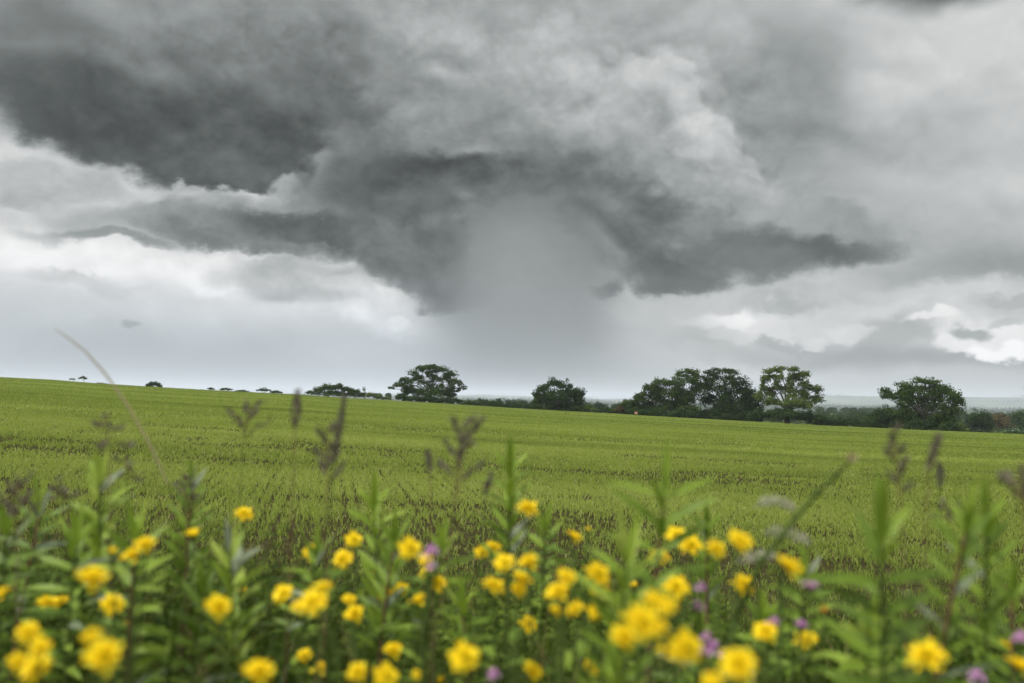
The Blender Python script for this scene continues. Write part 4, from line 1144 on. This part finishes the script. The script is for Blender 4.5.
def build_undergrowth():
    """the tangle nobody could count: grass, small leaves, stems, built as one mass"""
    r = random.Random(9); g = MB(); l = MB()
    def spot(d0, d1):
        a = math.radians(r.uniform(-31, 31)); d = math.sqrt(r.uniform(d0*d0, d1*d1))
        return d*math.sin(a), d*math.cos(a), d
    def roof(x, y, d):
        """how high the tangle stands here: shoulder-high to the camera's view of the near field, uneven"""
        a = math.atan2(x, y)
        s0 = float(np.interp(d, [.8,1.3,2.2,3.4], [.28,.24,.185,.145])) + .03*min(1, max(0, (a+.35)/.5)) - .01
        s0 += .11*(float(vnoise(np.array([x*3.1+7]), np.array([y*2.1]), 50)[0])-.5) + .06*r.uniform(-1,1)
        return max(.06, CAMZ - max(.10, s0)*d - float(GZ(x, y)))
    for i in range(17000):
        x, y, d = spot(.80, 3.7); z = float(GZ(x, y))
        a = r.uniform(0, 6.28); h = min(.5, roof(x, y, d)*r.uniform(.5, 1.1))
        c = Vector((x, y, z-.01)); dr = Vector((math.cos(a)*r.uniform(.05,.55), math.sin(a)*r.uniform(.05,.55), 1)).normalized()
        sd = dr.cross(Vector((math.sin(a*3), math.cos(a*3), 0))).normalized(); w = r.uniform(.0014, .0036)
        V = []; cv = r.uniform(.15, .6)
        for k in range(6):
            t = k/5; p = c + dr*(h*1.15*t) + Vector((math.cos(a), math.sin(a), -.55))*(h*cv*t*t); ww = w*(1-t)**.6
            V += [tuple(p-sd*ww), tuple(p+sd*ww)]
        g.add(V, [(2*k, 2*k+1, 2*k+3, 2*k+2) for k in range(5)], min(1, max(0, r.gauss(.42,.2))) if r.random() > .05 else 1.0)
    for i in range(620):                        # long bent blades and dead stalks crossing the rest
        x, y, d = spot(.85, 2.6); z = float(GZ(x, y)); a = r.uniform(0, 6.28)
        h = min(.55, roof(x, y, d)*r.uniform(1.0, 1.35)); dead = r.random() < .4
        dr = Vector((math.cos(a)*r.uniform(.2,.9), math.sin(a)*r.uniform(.2,.9), 1)).normalized(); c = Vector((x,y,z-.01))
        pts = [c + dr*(h*1.1*t) + Vector((math.cos(a), math.sin(a), -.8))*(h*(.15 if dead else .6)*t*t) for t in (0,.25,.5,.7,.85,1)]
        g.tube(pts, [.0013,.0012,.001,.0008,.0006,.0003], 4, 1.0 if dead else .75)
    for i in range(4200):                       # small leafy stems
        x, y, d = spot(.85, 3.6); z = float(GZ(x, y))
        h = min(.5, roof(x, y, d)*r.uniform(.45, 1.0))
        lean = Vector((r.uniform(-.3,.3), r.uniform(-.3,.3), 1)).normalized(); foot = Vector((x,y,z-.01))
        top = foot + lean*h
        l.tube([foot, top], [.0014,.0008], 4, .3)
        n = int(7 + 8*r.random()); pv = float(vnoise(np.array([x*2.2]), np.array([y*2.2]), 51)[0]); base_v = .15+.65*pv; LL = r.uniform(.018,.050)
        for k in range(n):
            t = .35 + .65*k/n; a = k*2.4 + r.random(); e = r.uniform(.05, .9)
            l.blade(foot.lerp(top, t), (math.cos(a)*math.cos(e), math.sin(a)*math.cos(e), math.sin(e)), (r.uniform(-.4,.4),r.uniform(-1.1,.2),1), LL*r.uniform(.7,1.2), LL*r.uniform(.20,.36), r.uniform(.1,.5), 3, min(1,max(0,base_v+r.uniform(-.25,.25))), .2)
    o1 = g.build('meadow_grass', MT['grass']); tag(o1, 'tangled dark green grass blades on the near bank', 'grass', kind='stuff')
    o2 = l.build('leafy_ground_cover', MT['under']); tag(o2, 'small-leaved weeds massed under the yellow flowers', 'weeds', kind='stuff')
_gx = None
def GZ(x, y):
    d = math.hypot(x, y); t = min(1, max(0, (d-2.6)/1.3)); b = .75*(1-t*t*(3-2*t))
    return b + .01

def main():
    make_camera(); make_materials(); build_world()
    build_ground(); build_crop(); build_trees(); build_marker()
    build_flowers(); build_shoots(); build_plumes(); build_pinks(); build_singles(); build_undergrowth()
    build_haze()
    sl = bpy.data.lights.new('sun', 'SUN'); sl.energy = SUN_E; sl.angle = math.radians(8); sl.color = (1,.965,.90)
    so = bpy.data.objects.new('sun', sl); COL.objects.link(so)
    dv = Vector((math.sin(SUN_AZ)*math.cos(SUN_EL), math.cos(SUN_AZ)*math.cos(SUN_EL), math.sin(SUN_EL)))
    so.rotation_mode = 'QUATERNION'; so.rotation_quaternion = dv.to_track_quat('Z', 'Y')
    vs = S.view_settings; vs.view_transform = 'Standard'; vs.look = 'None'; vs.exposure = 0; vs.gamma = 1; vs.use_curve_mapping = False
    S.cycles.max_bounces = 5; S.cycles.diffuse_bounces = 2; S.cycles.glossy_bounces = 1; S.cycles.transmission_bounces = 2
    S.cycles.volume_bounces = 0; S.cycles.transparent_max_bounces = 4; S.cycles.sample_clamp_indirect = 4
    S.cycles.use_denoising = DENOISE
    S.cycles.use_adaptive_sampling = True; S.cycles.adaptive_threshold = .03; S.cycles.adaptive_min_samples = 16
SUN_E = 4.9
DENOISE = True
main()
